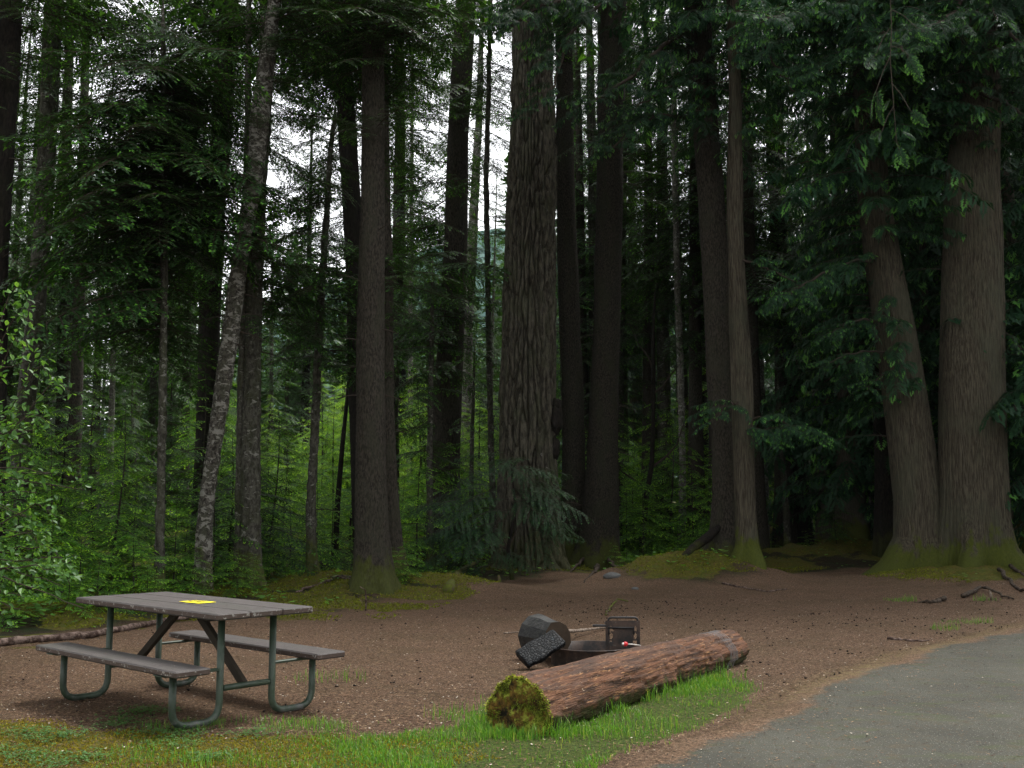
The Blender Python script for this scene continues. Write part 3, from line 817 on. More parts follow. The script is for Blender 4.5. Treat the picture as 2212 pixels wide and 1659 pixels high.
build_tree('cedar_tree', 'slimmer grey-brown trunk leaning on the mossy mound just right of the broad one', 'tree',
           [(1584, -40, 24), (1586, 200, 26), (1588, 400, 29), (1596, 700, 36), (1606, 950, 41), (1612, 1120, 44), (1614, 1180, 52), (1612, 1226, 84)], 20.9,
           B_CED, 'ced', 22, kind='ced', leaf=L_CED, crown=[(-60, 160, 20, 1.1, 2.2), (120, 330, 12, .9, 1.9)], lobes=(4, .2, .35), dz=.045,
           extras=limbs([([(1585, 40, 20.9), (1640, 90, 20), (1680, 150, 19.5), (1720, 200, 19)], .04, 'ced', 1.1, .13), ([(1592, 560, 20.9), (1660, 580, 20.4), (1730, 620, 20)], .03, 'ced', 1.0, .15),
                         ([(1605, 900, 20.9), (1680, 905, 20.6), (1760, 930, 20.4), (1700, 930, 20.2)], .025, 'ced', .9, .12), ([(1606, 930, 20.9), (1640, 925, 20.4), (1700, 920, 20.0)], .02, 'ced', .8, .10), ([(1603, 860, 20.9), (1570, 880, 20.4), (1540, 915, 20.2)], .02, 'ced', .8, .14)]))
build_tree('hemlock_tree', 'slender hemlock with a mottled stem and a wide dark crown over the left side', 'tree',
           [(352, 60, 8), (356, 300, 13), (356, 500, 15), (352, 800, 16), (349, 1000, 17), (345, 1180, 19), (344, 1240, 24)], 17.0,
           B_MOT, 'mot', zat(60, 17) + .6, kind='fine', topn=0, stubs=6,
           crown=[(60, 160, 34, .6, 1.5, 0, 180, 'plump'), (140, 330, 76, 1.0, 2.4, 0, 180, 'plump'), (300, 500, 70, 1.3, 2.8, 0, 180, 'plump'), (480, 720, 34, 1.2, 2.6, 180, 100, 'plump'), (480, 640, 12, .6, 1.3, 0, 180, 'plump'), (760, 1100, 8, .5, 1.0)])
build_tree('hemlock_tree', 'black-looking straight trunk behind the pale leaning trunk', 'tree',
           [(496, -40, 38), (492, 100, 41), (478, 300, 42), (468, 420, 43), (455, 620, 44), (451, 800, 46), (444, 1000, 48), (438, 1180, 52)], 24.5,
           B_DRK, 'hem', 26, kind='fine', crown=[(-60, 80, 40, 1.6, 3.2, 0, 180, 'plump'), (60, 340, 30, 1.2, 2.6, 0, 180, 'plump'), (380, 640, 24, 1.1, 2.5, -100, 100, 'plump')], stubs=8)
build_tree('alder_tree', 'pale mottled trunk leaning right, behind the left half of the picnic table', 'tree',
           [(594, -40, 22), (586, 60, 28), (562, 250, 42), (548, 400, 37), (528, 500, 34), (513, 600, 35), (496, 740, 36), (474, 880, 34), (452, 1040, 31), (441, 1150, 33), (439, 1220, 35), (437, 1290, 42)], 17.2,
           B_LEA, 'mot', 20, kind='fine', crown=[(-60, 60, 14, 1.0, 2.2, 0, 180, 'plump'), (80, 420, 12, .8, 1.6, 0, 100, 'plump'), (505, 560, 6, .7, 1.5, -15, 30)], stubs=14, dz=.035, topn=20)
build_tree('alder_tree', 'mossy mottled trunk just right of the pale leaning trunk', 'tree',
           [(578, -40, 26), (572, 200, 30), (560, 420, 32), (551, 620, 33), (546, 800, 36), (543, 950, 40), (541, 1100, 42), (543, 1220, 46), (546, 1282, 66)], 18.6,
           B_MOT, 'mot', 21, kind='fine', crown=[(0, 320, 9, .8, 1.6, 0, 80, 'plump'), (540, 700, 12, .9, 1.8, 0, 70, 'plump')], stubs=10, dz=.04, topn=20)
build_tree('alder_tree', 'thin mossy stem squeezed against the left of the mossy mottled trunk', 'tree',
           [(538, -20, 12), (534, 300, 13), (528, 600, 14), (522, 800, 16), (519, 1000, 18), (516, 1200, 20), (517, 1290, 26)], 18.6, B_MOT, 'mot', 17, kind='fine', crown=[(-40, 250, 10, .6, 1.2)], topn=12)
build_tree('hemlock_tree', 'thin hemlock with spreading little roots on a mossy hump left of the tall brown trunk', 'tree',
           [(722, 250, 7), (712, 330, 10), (701, 520, 13), (690, 700, 15), (683, 850, 17), (676, 1000, 18), (672, 1100, 20), (673, 1180, 23), (675, 1230, 32), (676, 1266, 66)], 19.6,
           B_MOT, 'mot', zat(230, 19.6), kind='fine', lobes=(4, .35, .22), topn=0, stubs=8,
           crown=[(240, 420, 12, .5, 1.2, 0, 180, 'plump'), (400, 600, 20, .9, 1.9, 0, 180, 'plump'), (560, 800, 26, 1.0, 2.3, 0, 180, 'plump'), (760, 980, 8, .5, 1.2)])
build_tree('hemlock_tree', 'very thin dark stem leaning right against the tall brown trunk', 'tree',
           [(768, 640, 5), (762, 720, 7), (750, 860, 8), (740, 960, 10), (730, 1080, 12), (724, 1200, 14)], 26.0, B_DRK, None, zat(600, 26), kind='sap', leaf=L_HEM, crown=[(620, 760, 10, .5, .9)], topn=0)
build_tree('hemlock_tree', 'thin light stem in front of the stout reddish-brown trunk', 'tree',
           [(934, 640, 8), (931, 800, 11), (929, 950, 13), (928, 1100, 14), (930, 1236, 18)], 24.3, B_MOT, 'mot', zat(560, 24.3), kind='fine', topn=0,
           crown=[(560, 760, 26, 1.0, 2.4, 0, 180, 'plump'), (740, 1020, 20, .8, 1.8, 0, 180, 'plump')], stubs=5)
build_tree('hemlock_tree', 'thin grey stem standing close to the left side of the huge furrowed fir', 'tree',
           [(1062, -20, 7), (1056, 160, 9), (1050, 400, 11), (1054, 650, 12), (1059, 900, 12), (1064, 1060, 14), (1066, 1200, 18)], 25.2, B_MOT, 'mot', 15, kind='fine', topn=8, topL=1.2,
           crown=[(-20, 200, 28, .7, 1.7, 0, 180, 'plump'), (200, 640, 26, .6, 1.5, 0, 180, 'plump'), (640, 1000, 10, .5, 1.2)], stubs=6)
build_tree('hemlock_tree', 'thin stem with sparse twigs between the reddish-brown trunk and the thin grey stem', 'tree',
           [(1024, 820, 6), (1020, 950, 9), (1018, 1060, 10), (1019, 1150, 11), (1020, 1215, 14)], 25.8, B_MOT, None, zat(720, 25.8), kind='sap', leaf=L_HEM, topn=0, crown=[(720, 1100, 16, .5, 1.2)])
build_tree('alder_tree', 'pale flecked slender stem right of the scaly-barked trunk', 'tree',
           [(1452, 120, 8), (1457, 300, 11), (1459, 450, 12), (1465, 650, 13), (1471, 850, 14), (1475, 1000, 14), (1474, 1120, 16), (1472, 1186, 20)], 30.0,
           B_PAL, 'mot', 16, kind='fine', crown=[(40, 420, 22, 1.0, 2.2, 0, 180, 'plump'), (420, 640, 12, .9, 1.8, 0, 180, 'plump')], topn=12, stubs=6)
build_tree('broadleaf_tree', 'small crooked dark tree with forked bare limbs between the scaly trunk and the flecked stem', 'tree',
           [(1414, 640, 5), (1410, 760, 7), (1411, 900, 9), (1409, 1000, 10), (1398, 1060, 12), (1390, 1130, 14), (1388, 1204, 18)], 28.0, B_DRK, None, zat(620, 28), topn=0,
           extras=lambda C, rng, cx, root, base: [C.wood(np.array([W(*a, 28.0) for a in L]), r_, 5) for L, r_ in (
               ([(1399, 1058), (1375, 1040), (1345, 1020), (1325, 1000)], [.035, .03, .022, .010]),
               ([(1408, 1010), (1440, 985), (1462, 960), (1480, 905)], [.04, .03, .02, .01]),
               ([(1411, 850), (1432, 835), (1450, 808), (1466, 790)], [.035, .028, .02, .01]),
               ([(1411, 800), (1400, 770), (1380, 745), (1360, 700)], [.03, .022, .016, .008]),
               ([(1440, 985), (1470, 1005), (1500, 1000)], [.02, .014, .007]))])
build_tree('hemlock_tree', 'dark trunk leaning left behind the slimmer trunk of the mossy mound', 'tree',
           [(1668, 300, 24), (1680, 600, 27), (1694, 720, 30), (1712, 900, 34), (1724, 1050, 37), (1736, 1178, 46)], 33.0, B_DRK, 'hem', 20, kind='fine', crown=[(100, 640, 34, 1.2, 2.6)])
build_tree('alder_tree', 'thin grey stem in front of the left-leaning dark trunk', 'tree',
           [(1684, 880, 9), (1690, 960, 11), (1695, 1060, 12), (1700, 1150, 14), (1702, 1200, 20)], 30.0, B_MOT, 'mot', zat(760, 30), kind='fine', crown=[(760, 900, 10, .8, 1.4)], topn=0)
build_tree('alder_tree', 'pale spotted trunk seen just right of the slimmer mound trunk', 'tree',
           [(1632, 560, 12), (1638, 700, 15), (1644, 850, 16), (1650, 1000, 18), (1652, 1170, 22)], 36.0, B_PAL, 'mot', 20, kind='fine', crown=[(200, 640, 22, 1.0, 2.0)])
build_tree('alder_tree', 'thin white stem left of the leaning cedar, with a straight bright trunk', 'tree',
           [(1754, 620, 5), (1756, 800, 6), (1761, 950, 7), (1765, 1100, 8), (1766, 1178, 9)], 34.0, B_PAL, None, zat(560, 34), kind='sap', leaf=L_HEM, crown=[(560, 800, 10, .6, 1.3)], topn=0)
build_tree('alder_tree', 'pale bent stem crossing behind the left-leaning dark trunk', 'tree',
           [(1700, 640, 7), (1716, 760, 8), (1732, 880, 9), (1744, 1000, 10), (1752, 1170, 12)], 38.0, B_PAL, None, zat(500, 38), kind='sap', leaf=L_HEM, crown=[(500, 760, 12, .8, 1.5)], topn=0)
build_tree('alder_tree', 'very thin white stem nearest the left edge of the leaning cedar', 'tree',
           [(1872, 900, 4), (1875, 1000, 5), (1880, 1100, 6), (1882, 1170, 7)], 33.0, B_PAL, None, zat(820, 33), kind='sap', leaf=L_HEM, crown=[(820, 960, 6, .5, 1.0)], topn=0)
build_tree('alder_tree', 'slight white stem midway between the straight bright stem and the leaning cedar', 'tree',
           [(1800, 820, 4), (1801, 950, 5), (1806, 1060, 6), (1808, 1160, 8)], 35.0, B_PAL, None, zat(760, 35), kind='sap', leaf=L_HEM, crown=[(760, 960, 6, .5, 1.0)], topn=0)
build_tree('cedar_tree', 'shadowed dark trunk standing behind the foot of the leaning cedar', 'tree',
           [(1886, 500, 26), (1900, 800, 32), (1910, 1050, 38), (1912, 1200, 46)], 25.5, B_DRK, 'hem', 24, kind='ced', leaf=L_CED, crown=[(100, 900, 60, 1.2, 2.8)], topL=3.4)
build_tree('fir_tree', 'dark trunk cut by the left edge of the picture', 'tree',
           [(24, -40, 44), (18, 150, 46), (8, 300, 46), (0, 480, 44), (-8, 640, 46), (-14, 900, 50), (-20, 1290, 60)], 16.5,
           B_DRK, 'hem', 24, kind='fine', crown=[(-60, 60, 20, 1.0, 2.2), (40, 260, 14, .7, 1.5)], stubs=8)
build_tree('alder_tree', 'pale flaking trunk behind the leafy shrub at the far left', 'tree',
           [(122, -40, 34), (112, 80, 38), (106, 250, 36), (97, 420, 35), (84, 600, 36), (70, 740, 37), (52, 900, 38), (40, 1060, 40), (30, 1250, 46)], 19.5,
           B_MOT, 'mot', 22, kind='fine', crown=[(-60, 80, 30, 1.2, 2.6, 0, 180, 'plump'), (40, 420, 30, .9, 2.0, 0, 180, 'plump')], stubs=10, dz=.045)
build_tree('fir_tree', 'left of a pair of grey trunks deep behind the wide dark crown', 'tree',
           [(150, 60, 16), (146, 300, 20), (140, 600, 23), (136, 760, 25), (132, 1130, 30)], 34.0, B_HEM, 'hem', 30, kind='far', topn=0, crown=[(330, 600, 30, 1.2, 2.4)])
build_tree('fir_tree', 'right of a pair of grey trunks deep behind the wide dark crown', 'tree',
           [(186, 60, 16), (180, 300, 20), (172, 600, 23), (166, 760, 25), (160, 1130, 30)], 32.0, B_HEM, 'hem', 28, kind='far', topn=0, crown=[(330, 600, 30, 1.2, 2.4)])
build_tree('fir_tree', 'grey-brown trunk behind the right flank of the tall straight brown trunk', 'tree',
           [(862, 60, 20), (864, 300, 22), (860, 500, 23), (854, 700, 25), (848, 900, 27), (846, 1180, 32)], 31.0, B_HEM, 'hem', 27, kind='far', crown=[(-40, 260, 40, 1.4, 3.0, 0, 180, 'plump'), (230, 640, 44, 1.2, 2.6, 10, 110, 'plump')])
build_tree('alder_tree', 'pale light-catching trunk far back, left of the huge furrowed fir', 'tree',
           [(1034, 260, 15), (1028, 380, 18), (1022, 480, 20), (1016, 600, 22), (1010, 700, 23), (1004, 1150, 30)], 38.0, B_PAL, 'mot', 26, kind='far', crown=[(60, 520, 24, 1.0, 2.4, 0, 180, 'plump')], topn=16)
build_tree('alder_tree', 'slim distant trunk against the bright sky, midway between the brown and reddish-brown trunks', 'tree',
           [(890, 250, 7), (889, 400, 8), (888, 600, 9), (884, 1140, 13)], 48.0, B_PAL, None, 28, kind='far', crown=[(60, 620, 34, 1.4, 3.0, 0, 180, 'plump')], topn=14)
build_tree('fir_tree', 'mottled grey trunk deep in the wood left of the flecked slender stem', 'tree',
           [(1430, 300, 22), (1432, 500, 25), (1432, 700, 27), (1434, 900, 29), (1436, 1150, 34)], 34.0, B_MOT, 'mot', 28, kind='fine', crown=[(0, 640, 44, 1.4, 3.0, 0, 180, 'plump')])
build_tree('fir_tree', 'dim trunk deep in the wood just left of the broad mound trunk', 'tree',
           [(1516, 600, 17), (1517, 760, 18), (1518, 900, 20), (1520, 1140, 24)], 40.0, B_DRK, 'hem', 28, kind='far', crown=[(200, 700, 34, 1.4, 2.8)])
build_tree('fir_tree', 'pale grey trunk glimpsed between the two dark trunks right of the huge fir', 'tree',
           [(1276, 200, 18), (1280, 340, 20), (1282, 500, 21), (1284, 1150, 28)], 36.0, B_MOT, 'mot', 28, kind='far', crown=[(0, 600, 40, 1.2, 2.8, 0, 180, 'plump')])
# ------------------------------------------------------------------ trees standing deeper in the wood (individual, copied from a few patterns)
def pattern_tree(seed, h, r0, crown_from, nbr, L, kind, leafm, bark, spread=1.0, pitch=(-22, 6), shape=.8, lean=.02, nr=9, wob=.1):
    rng = np.random.default_rng(seed)
    zs = np.linspace(-.3, h, 26)
    ph = rng.uniform(0, 6, 2)
    cx = lambda z: wob * np.sin(z / h * 3 + ph[0]) - wob * math.sin(ph[0]) + lean * z * math.cos(ph[1])
    cyy = lambda z: wob * np.sin(z / h * 4 + ph[1]) - wob * math.sin(ph[1])
    r = r0 * (1 - .93 * np.clip(zs / h, 0, 1)) * (1 + .6 * np.exp(-np.clip(zs, 0, 9) / (.06 * h)))
    V, F = tube(np.stack([cx(zs), cyy(zs), zs], 1), r, nr, False)
    tm = mesh('trunk', V, F, bark)
    C = Crown()
    bl = {'plump': 2.2, 'hem': 3.0, 'fine': 1.8, 'sap': .9, 'yew': 1.1, 'ced': 1.8, 'cedb': 2.4, 'far': 2.6}[kind]
    for i in range(nbr):
        f = (i + rng.random()) / nbr
        z = crown_from + (h - crown_from) * f
        l = L * (max(0.04, 1 - f) ** shape) * rng.uniform(.7, 1.15) * min(1, .6 + f * 3)
        C.branch(kind, rng, np.array([cx(z), cyy(z), z]), i * 2.39996 + rng.normal(0, .35), R(rng.uniform(*pitch)), max(.18, l / bl), rng.normal(0, .15))
    return tm, C.mesh('crown', leafm)
P_TALL = [pattern_tree(101, 27, .30, 7.0, 120, 3.2, 'plump', L_HEM, B_HEM), pattern_tree(102, 24, .22, 4.0, 120, 2.8, 'plump', L_HEM, B_MOT, lean=.03),
          pattern_tree(103, 29, .36, 8.0, 130, 3.5, 'plump', L_HEM, B_DRK), pattern_tree(104, 21, .17, 6.5, 90, 2.3, 'plump', L_HEM, B_PAL, lean=.04)]
P_CED = [pattern_tree(111, 22, .42, 1.2, 150, 3.4, 'cedb', L_CED, B_CED), pattern_tree(112, 18, .30, .6, 130, 3.0, 'cedb', L_CED, B_DRK)]
P_MID = [pattern_tree(121, 9, .09, .8, 70, 2.5, 'plump', L_HEM, B_HEM, shape=.6), pattern_tree(122, 7.5, .08, .4, 60, 2.3, 'plump', L_SAP, B_HEM, shape=.6),
         pattern_tree(123, 11, .11, 1.6, 80, 2.6, 'plump', L_SAP, B_MOT, shape=.6)]
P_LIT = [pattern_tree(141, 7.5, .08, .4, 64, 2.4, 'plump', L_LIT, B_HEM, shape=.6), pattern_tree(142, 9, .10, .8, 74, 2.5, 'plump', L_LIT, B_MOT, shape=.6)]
P_SAP = [pattern_tree(131, 2.6, .025, .15, 30, 1.3, 'sap', L_SAP, B_HEM, shape=.6, wob=.05, pitch=(-10, 8)), pattern_tree(132, 3.4, .03, .2, 38, 1.5, 'sap', L_SAP, B_HEM, shape=.6, wob=.08, pitch=(-12, 6)),
         pattern_tree(133, 1.5, .016, .08, 22, 1.0, 'sap', L_SAP, B_HEM, shape=.5, wob=.04, pitch=(-8, 12)), pattern_tree(134, 3.0, .03, .3, 34, 1.5, 'sap', L_HEM, B_DRK, shape=.5, pitch=(-12, 8), wob=.06)]
def plant(name, label, cat, pat, x, y, s, rz, group, tilt=(0, 0)):
    o = thing(name, label, cat, (x, y, Hs(x, y) - .02), group)
    o.rotation_euler = (tilt[0], tilt[1], rz)
    o.scale = (s, s, s)
    link('trunk', pat[0], o); link('crown', pat[1], o)
    return o
rg = np.random.default_rng(77)
PLACED = [(t.location.x, t.location.y, .9) for t in TREES]
def free(x, y, d):
    return all((x - a) ** 2 + (y - b) ** 2 > (d + 0 * c) ** 2 for a, b, c in PLACED)
def uv_x(u, Y): return (u - 1106) / FPX * Y
# tall trees
n = 0
while n < 92:
    Y = rg.uniform(28, 74); u = rg.uniform(-900, 3100)
    if 60 < u < 450: continue
    if 430 < u < 1190 and rg.random() < (1.0 if Y < 62 else .35): continue
    x = uv_x(u, Y)
    if not free(x, Y, 1.5): continue
    k = rg.integers(0, 4)
    plant('forest_conifer', 'conifer deep in the wood, half hidden by nearer trunks and foliage', 'tree', P_TALL[k], x, Y, rg.uniform(.85, 1.15), rg.uniform(0, 6.28), 'conifers deep in the wood')
    PLACED.append((x, Y, 1)); n += 1
for (u, Y, vt, k) in ((165, 40, 170, 1), (205, 46, 110, 0), (240, 38, 190, 3), (285, 50, 90, 0), (325, 42, 150, 1), (350, 56, 110, 3), (130, 34, 120, 1), (60, 33, 60, 3), (10, 38, 40, 0), (-40, 30, 60, 1), (400, 44, 160, 0), (90, 52, 60, 2),
                       (620, 66, 480, 0), (590, 58, 420, 1), (690, 70, 500, 3), (1015, 64, 420, 0), (1060, 58, 360, 1), (920, 62, 480, 0), (975, 70, 450, 3)):
    x = uv_x(u, Y); hgt = (27, 24, 29, 21)[k]
    plant('forest_conifer', 'conifer deep in the wood, half hidden by nearer trunks and foliage', 'tree', P_TALL[k], x, Y, (zat(vt, Y) + .5) / hgt, u, 'conifers deep in the wood')
    PLACED.append((x, Y, 1))
# cedars that close the right side
for (u, Y, s) in ((1700, 38, 1.0), (1790, 31, .9), (1880, 36, 1.05), (1830, 27.5, .8), (1990, 27, .95), (2020, 34, 1.1), (2080, 29, 1.0), (2200, 26, 1.0), (2290, 22, .9), (2330, 30, 1.1), (2150, 38, 1.1), (2480, 25, 1), (2700, 30, 1.1), (1620, 44, 1.1), (1940, 46, 1.2), (2240, 33, 1.0), (2140, 25.5, .9), (1560, 50, 1.1), (1380, 46, 1.0), (1250, 44, .9), (1480, 40, .95), (1400, 34, .9), (1500, 31, .85), (1630, 29, .85), (1260, 36, .9), (1340, 40, 1.05), (1690, 33, 1.0)):
    x = uv_x(u, Y)
    plant('forest_cedar', 'dark cedar in the shade behind the big cedar trunks on the right' if u > 1650 else 'dark cedar deep in the wood right of the huge furrowed fir', 'tree',
          P_TALL[(0, 2)[int(u) % 2]] if u < 1720 and Y < 41 else P_CED[int(u) % 2], x, Y, s, rg.uniform(0, 6.28), 'shaded cedars on the right' if u > 1650 else 'cedars deep in the wood')
    PLACED.append((x, Y, 1))
# unseen trees beside the clearing and across the road, added to cut side light
for i, (x, y) in enumerate(((-13.5, 9), (-15, 3), (-11.5, 14.5), (-17, 10), (15.5, 14), (18, 9), (20, 3), (17, -5), (22, 12), (24, -2), (20, -13))):
    plant('unseen_conifer', 'unseen tall conifer added round the clearing to hold back side light', 'tree', P_CED[i % 2] if i % 3 else P_TALL[i % 4], x, y, 1.05, i * 1.3, 'unseen conifers added round the clearing')
    PLACED.append((x, y, 1))
# half-grown hemlocks
n = 0
while n < 80:
    Y = rg.uniform(25, 60); u = rg.uniform(-500, 1750)
    x = uv_x(u, Y)
    if not free(x, Y, 1.1): continue
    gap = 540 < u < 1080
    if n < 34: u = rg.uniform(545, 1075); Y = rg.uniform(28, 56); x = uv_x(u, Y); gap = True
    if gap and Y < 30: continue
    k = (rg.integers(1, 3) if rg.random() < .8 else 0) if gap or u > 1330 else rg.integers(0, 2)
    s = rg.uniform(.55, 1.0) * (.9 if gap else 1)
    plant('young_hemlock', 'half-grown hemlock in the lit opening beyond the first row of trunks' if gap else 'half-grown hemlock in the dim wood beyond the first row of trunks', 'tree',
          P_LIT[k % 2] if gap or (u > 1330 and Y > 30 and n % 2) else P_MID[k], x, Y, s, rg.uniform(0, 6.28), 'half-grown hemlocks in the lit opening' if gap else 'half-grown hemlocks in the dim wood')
    PLACED.append((x, Y, 1)); n += 1
# saplings along the edge of the clearing
SAPS = [(40, 15.5, .95, 1), (120, 17.2, 1.0, 0), (190, 15.8, .8, 2), (250, 17.5, .95, 1), (300, 18.5, .8, 0), (215, 19.5, 1.05, 1), (385, 17.3, .62, 0), (410, 19.0, .9, 2), (470, 18.6, .9, 0), (300, 15.9, .8, 2), (90, 14.9, .8, 2), (-40, 14.5, .9, 0), (-90, 17, 1.1, 1),
        (560, 19.6, 1.0, 3), (585, 21.5, 1.05, 1), (500, 21.3, 1.0, 3), (630, 22.6, .9, 0), (720, 23.0, .8, 0), (610, 25.5, 1.1, 1), (690, 27.0, 1.0, 0), (790, 22, .6, 2), (860, 21.0, .72, 0), (880, 18.4, .5, 2), (845, 18.3, .42, 2), (905, 24.5, .95, 1), (870, 27, 1.0, 0),
        (980, 25.0, .9, 1), (1045, 27.5, .95, 0), (1350, 26.8, .8, 0), (1400, 31, 1.1, 1), (1450, 27.5, .62, 2), (1370, 29.5, .95, 1), (1530, 28.5, .9, 1), (1510, 25.8, .7, 2), (1500, 33, 1.3, 1), (1340, 34, 1.3, 0), (1590, 33, .8, 0), (1660, 30, .5, 2), (1560, 26.5, .5, 2),
        (1320, 24.0, .42, 2), (1350, 22.5, .35, 2), (1740, 29, .5, 2), (1850, 29.5, .55, 2), (1800, 26.5, .45, 3), (1960, 28, .7, 3), (640, 19.5, .35, 2), (555, 17.6, .42, 2), (150, 21, 1.2, 3), (60, 22, 1.3, 1), (350, 22, 1.2, 3), (270, 24, 1.4, 0), (420, 24, 1.4, 1), (-30, 19.5, 1.1, 1), (540, 26, 1.3, 0), (760, 29, 1.3, 1), (700, 33, 1.5, 0), (930, 31, 1.4, 1), (820, 35, 1.6, 1), (1030, 34, 1.5, 0), (1270, 30, 1.1, 1), (1345, 27.5, 1.2, 1), (1385, 26.2, .9, 0), (1440, 29, 1.3, 1), (1495, 27.8, 1.1, 0), (1535, 26.4, .8, 0), (1425, 33, 1.7, 1), (1510, 36, 2.0, 1), (1360, 36, 2.0, 0), (330, 14.8, .5, 2), (230, 14.3, .55, 2), (430, 16.6, .55, 2), (160, 13.9, .5, 2), (20, 13.2, .8, 2), (600, 19, .5, 2), (520, 16.9, .5, 2)]
SPOTS = ((0, 150, 'behind the leafy shrub at the left edge'), (150, 330, 'beyond the left end of the picnic table'), (330, 430, 'beside the slender hemlock with the wide crown'), (430, 530, 'at the foot of the pale leaning trunk'),
         (530, 600, 'beside the mossy mottled trunk'), (600, 700, 'near the thin hemlock on its mossy hump'), (700, 800, 'left of the tall straight brown trunk'), (800, 920, 'at the right foot of the tall straight brown trunk'),
         (920, 1100, 'around the stout reddish-brown trunk'), (1230, 1340, 'by the dark scaly-barked trunk'), (1340, 1440, 'around the small crooked forked tree'), (1440, 1600, 'left of the broad mound trunk'), (1600, 1780, 'right of the mossy mound trunks'), (1780, 2300, 'in the deep shade left of the leaning cedar'))
def where(u):
    for a, b, s in SPOTS:
        if a <= max(u, 0) < b: return s
    return 'behind the huge furrowed fir'
for i, (u, Y, s, k) in enumerate(SAPS):
    x = uv_x(u, Y)
    w_ = where(u)
    size = 'knee-high' if s * (2.6, 3.4, 1.5, 3.0)[k] < .9 else 'waist-high' if s * (2.6, 3.4, 1.5, 3.0)[k] < 1.5 else 'head-high' if s * (2.6, 3.4, 1.5, 3.0)[k] < 2.5 else 'tall'
    shade = 'dark' if k == 3 else 'bright green'
    deep = ', well back from the clearing' if Y > 25 else ', a little way back' if Y > 19.8 else ', close to the clearing'
    lab = f'{size} {shade} hemlock sapling {w_}{deep}'
    if len(lab.split()) > 16: lab = f'{size} {shade} hemlock sapling {w_}'
    plant('hemlock_sapling', lab, 'sapling', P_SAP[k], x, Y, s, i * 1.7, 'hemlock saplings ' + w_)

# the bluish-green shrub in front of the huge fir
rg = np.random.default_rng(9)
C = Crown()
bx, by = uv_x(1108, 21.2), 21.2
bz = Hs(bx, by)
for (u, v, du, L, n_) in ((1110, 1005, 0, 1.0, 14), (1000, 1130, -30, 1.0, 5), (1030, 1060, -30, 1.0, 6), (1160, 1150, 20, 1.0, 8), (1080, 1200, 0, .9, 8), (1130, 1080, 25, 1.25, 12), (1090, 1095, -50, 1.35, 12), (1060, 1150, -60, 1.45, 12), (1150, 1120, 20, .9, 7), (1040, 1215, -50, 1.0, 8), (1000, 1090, -30, 1.1, 8), (1120, 1040, 20, 1.1, 8), (980, 1180, -30, .9, 6)):
    for i in range(n_):
        p = W(u + rg.normal(0, 16), v + rg.normal(0, 12), 21.2 + rg.uniform(-.4, .3))
        az = R(rg.uniform(-175, 10)) if du == 0 else (R(rg.uniform(-210, -110)) if du < 0 else R(rg.uniform(-70, 20)))
        C.branch('yew', rg, p, az, R(rg.uniform(-18, 12)), L * rg.uniform(.65, 1.05) / 1.1, rg.normal(0, .2))
sp_ = W(1104, 1000, 21.2)
stem = np.array([[bx, by, bz - .1], [bx - .1, by, bz + .6], [bx + .05, by, bz + 1.4], [sp_[0], by, sp_[2]]])
for q in ((1000, 1090), (1150, 1100), (1040, 1190), (1060, 1130), (990, 1180)):
    e = W(*q, 21.2); C.wood(np.stack([stem[1], (stem[1] + e) / 2 + [0, 0, .1], e]), [.02, .014, .007], 5)
shrub = thing('yew_shrub', 'bluish-green feathery shrub spreading in front of the huge furrowed fir', 'shrub', (bx, by, bz))
link('stem', mesh('stem', tube(stem, [.05, .04, .028, .01], 8, False)[0] - np.array([bx, by, bz]), tube(stem, [.05, .04, .028, .01], 8, False)[1], B_DRK), shrub)
link('foliage', C.mesh('foliage', L_FIR, (bx, by, bz)), shrub)

# broad-leaved shrub at the left edge
rg = np.random.default_rng(21)
mbk = MB(); LV, LT = [], []
root = np.array([-5.6, 9.6, Hs(-5.6, 9.6)])
def leafy_stem(P, r, n, spread):
    P = np.asarray(P, float)
    t = np.linspace(0, 1, 18); k = np.linspace(0, 1, len(P))
    C_ = np.stack([np.interp(t, k, P[:, i]) for i in range(3)], 1)
    C_[1:-1] += rg.normal(0, .015, (16, 3))
    mbk.add(*tube(C_, np.linspace(r, r * .3, 18), 5, False))
    d = norm(np.gradient(C_, axis=0))
    for i in range(n):
        f = rg.uniform(.18, 1) ** .8
        c_ = np.array([np.interp(f, t, C_[:, j]) for j in range(3)]) + rg.normal(0, spread, 3)
        dd = norm(np.array([np.interp(f, t, d[:, j]) for j in range(3)]) * .5 + rg.normal(0, .6, 3) + [0, -.1, -.15])
        nn = norm(np.array([0, -.35, 1.0]) + rg.normal(0, .38, 3))
        s = norm(np.cross(dd, nn)); nn = np.cross(s, dd)
        L = rg.uniform(.045, .085); Wd = L * .62
        o = lambda a, b, h: c_ + dd * L * a + s * Wd * b + nn * h * L
        LV.append(np.stack([o(0, 0, 0), o(.3, .42, .10), o(.62, .44, .09), o(1, 0, -.05), o(.62, -.44, .09), o(.3, -.42, .10), o(.5, 0, -.02)]))
        LT.append(rg.random() if rg.random() > .3 else 1 + rg.random())
for i in range(64):
    top_ = rg.uniform(.7, 3.35)
    reach = rg.uniform(.55, 1.75) * (1.0 if top_ < 2.7 else .7)
    a = rg.uniform(-.5, .5)
    e = root + [reach + rg.uniform(-.5, .2), a - .1 * top_, top_]
    m_ = root + [reach * .3, a * .4, top_ * .75 + .25]
    e[2] -= .25 * reach
    leafy_stem([root + rg.normal(0, .06, 3) * [1, 1, 0], m_, e], .012, 52, .075)
for (u, v) in ((150, 1262), (165, 1240), (130, 1210), (150, 850), (120, 820), (95, 1180), (60, 650), (70, 700), (110, 920), (60, 760), (120, 1120)):
    e = W(u, v, rg.uniform(9.0, 10.0))
    leafy_stem([root + [0.2, 0, .6], (root + e) / 2 + [0, 0, .55], e + [-.15, 0, .14], e], .009, 46, .045)
LV = np.concatenate(LV); nl = len(LV) // 7
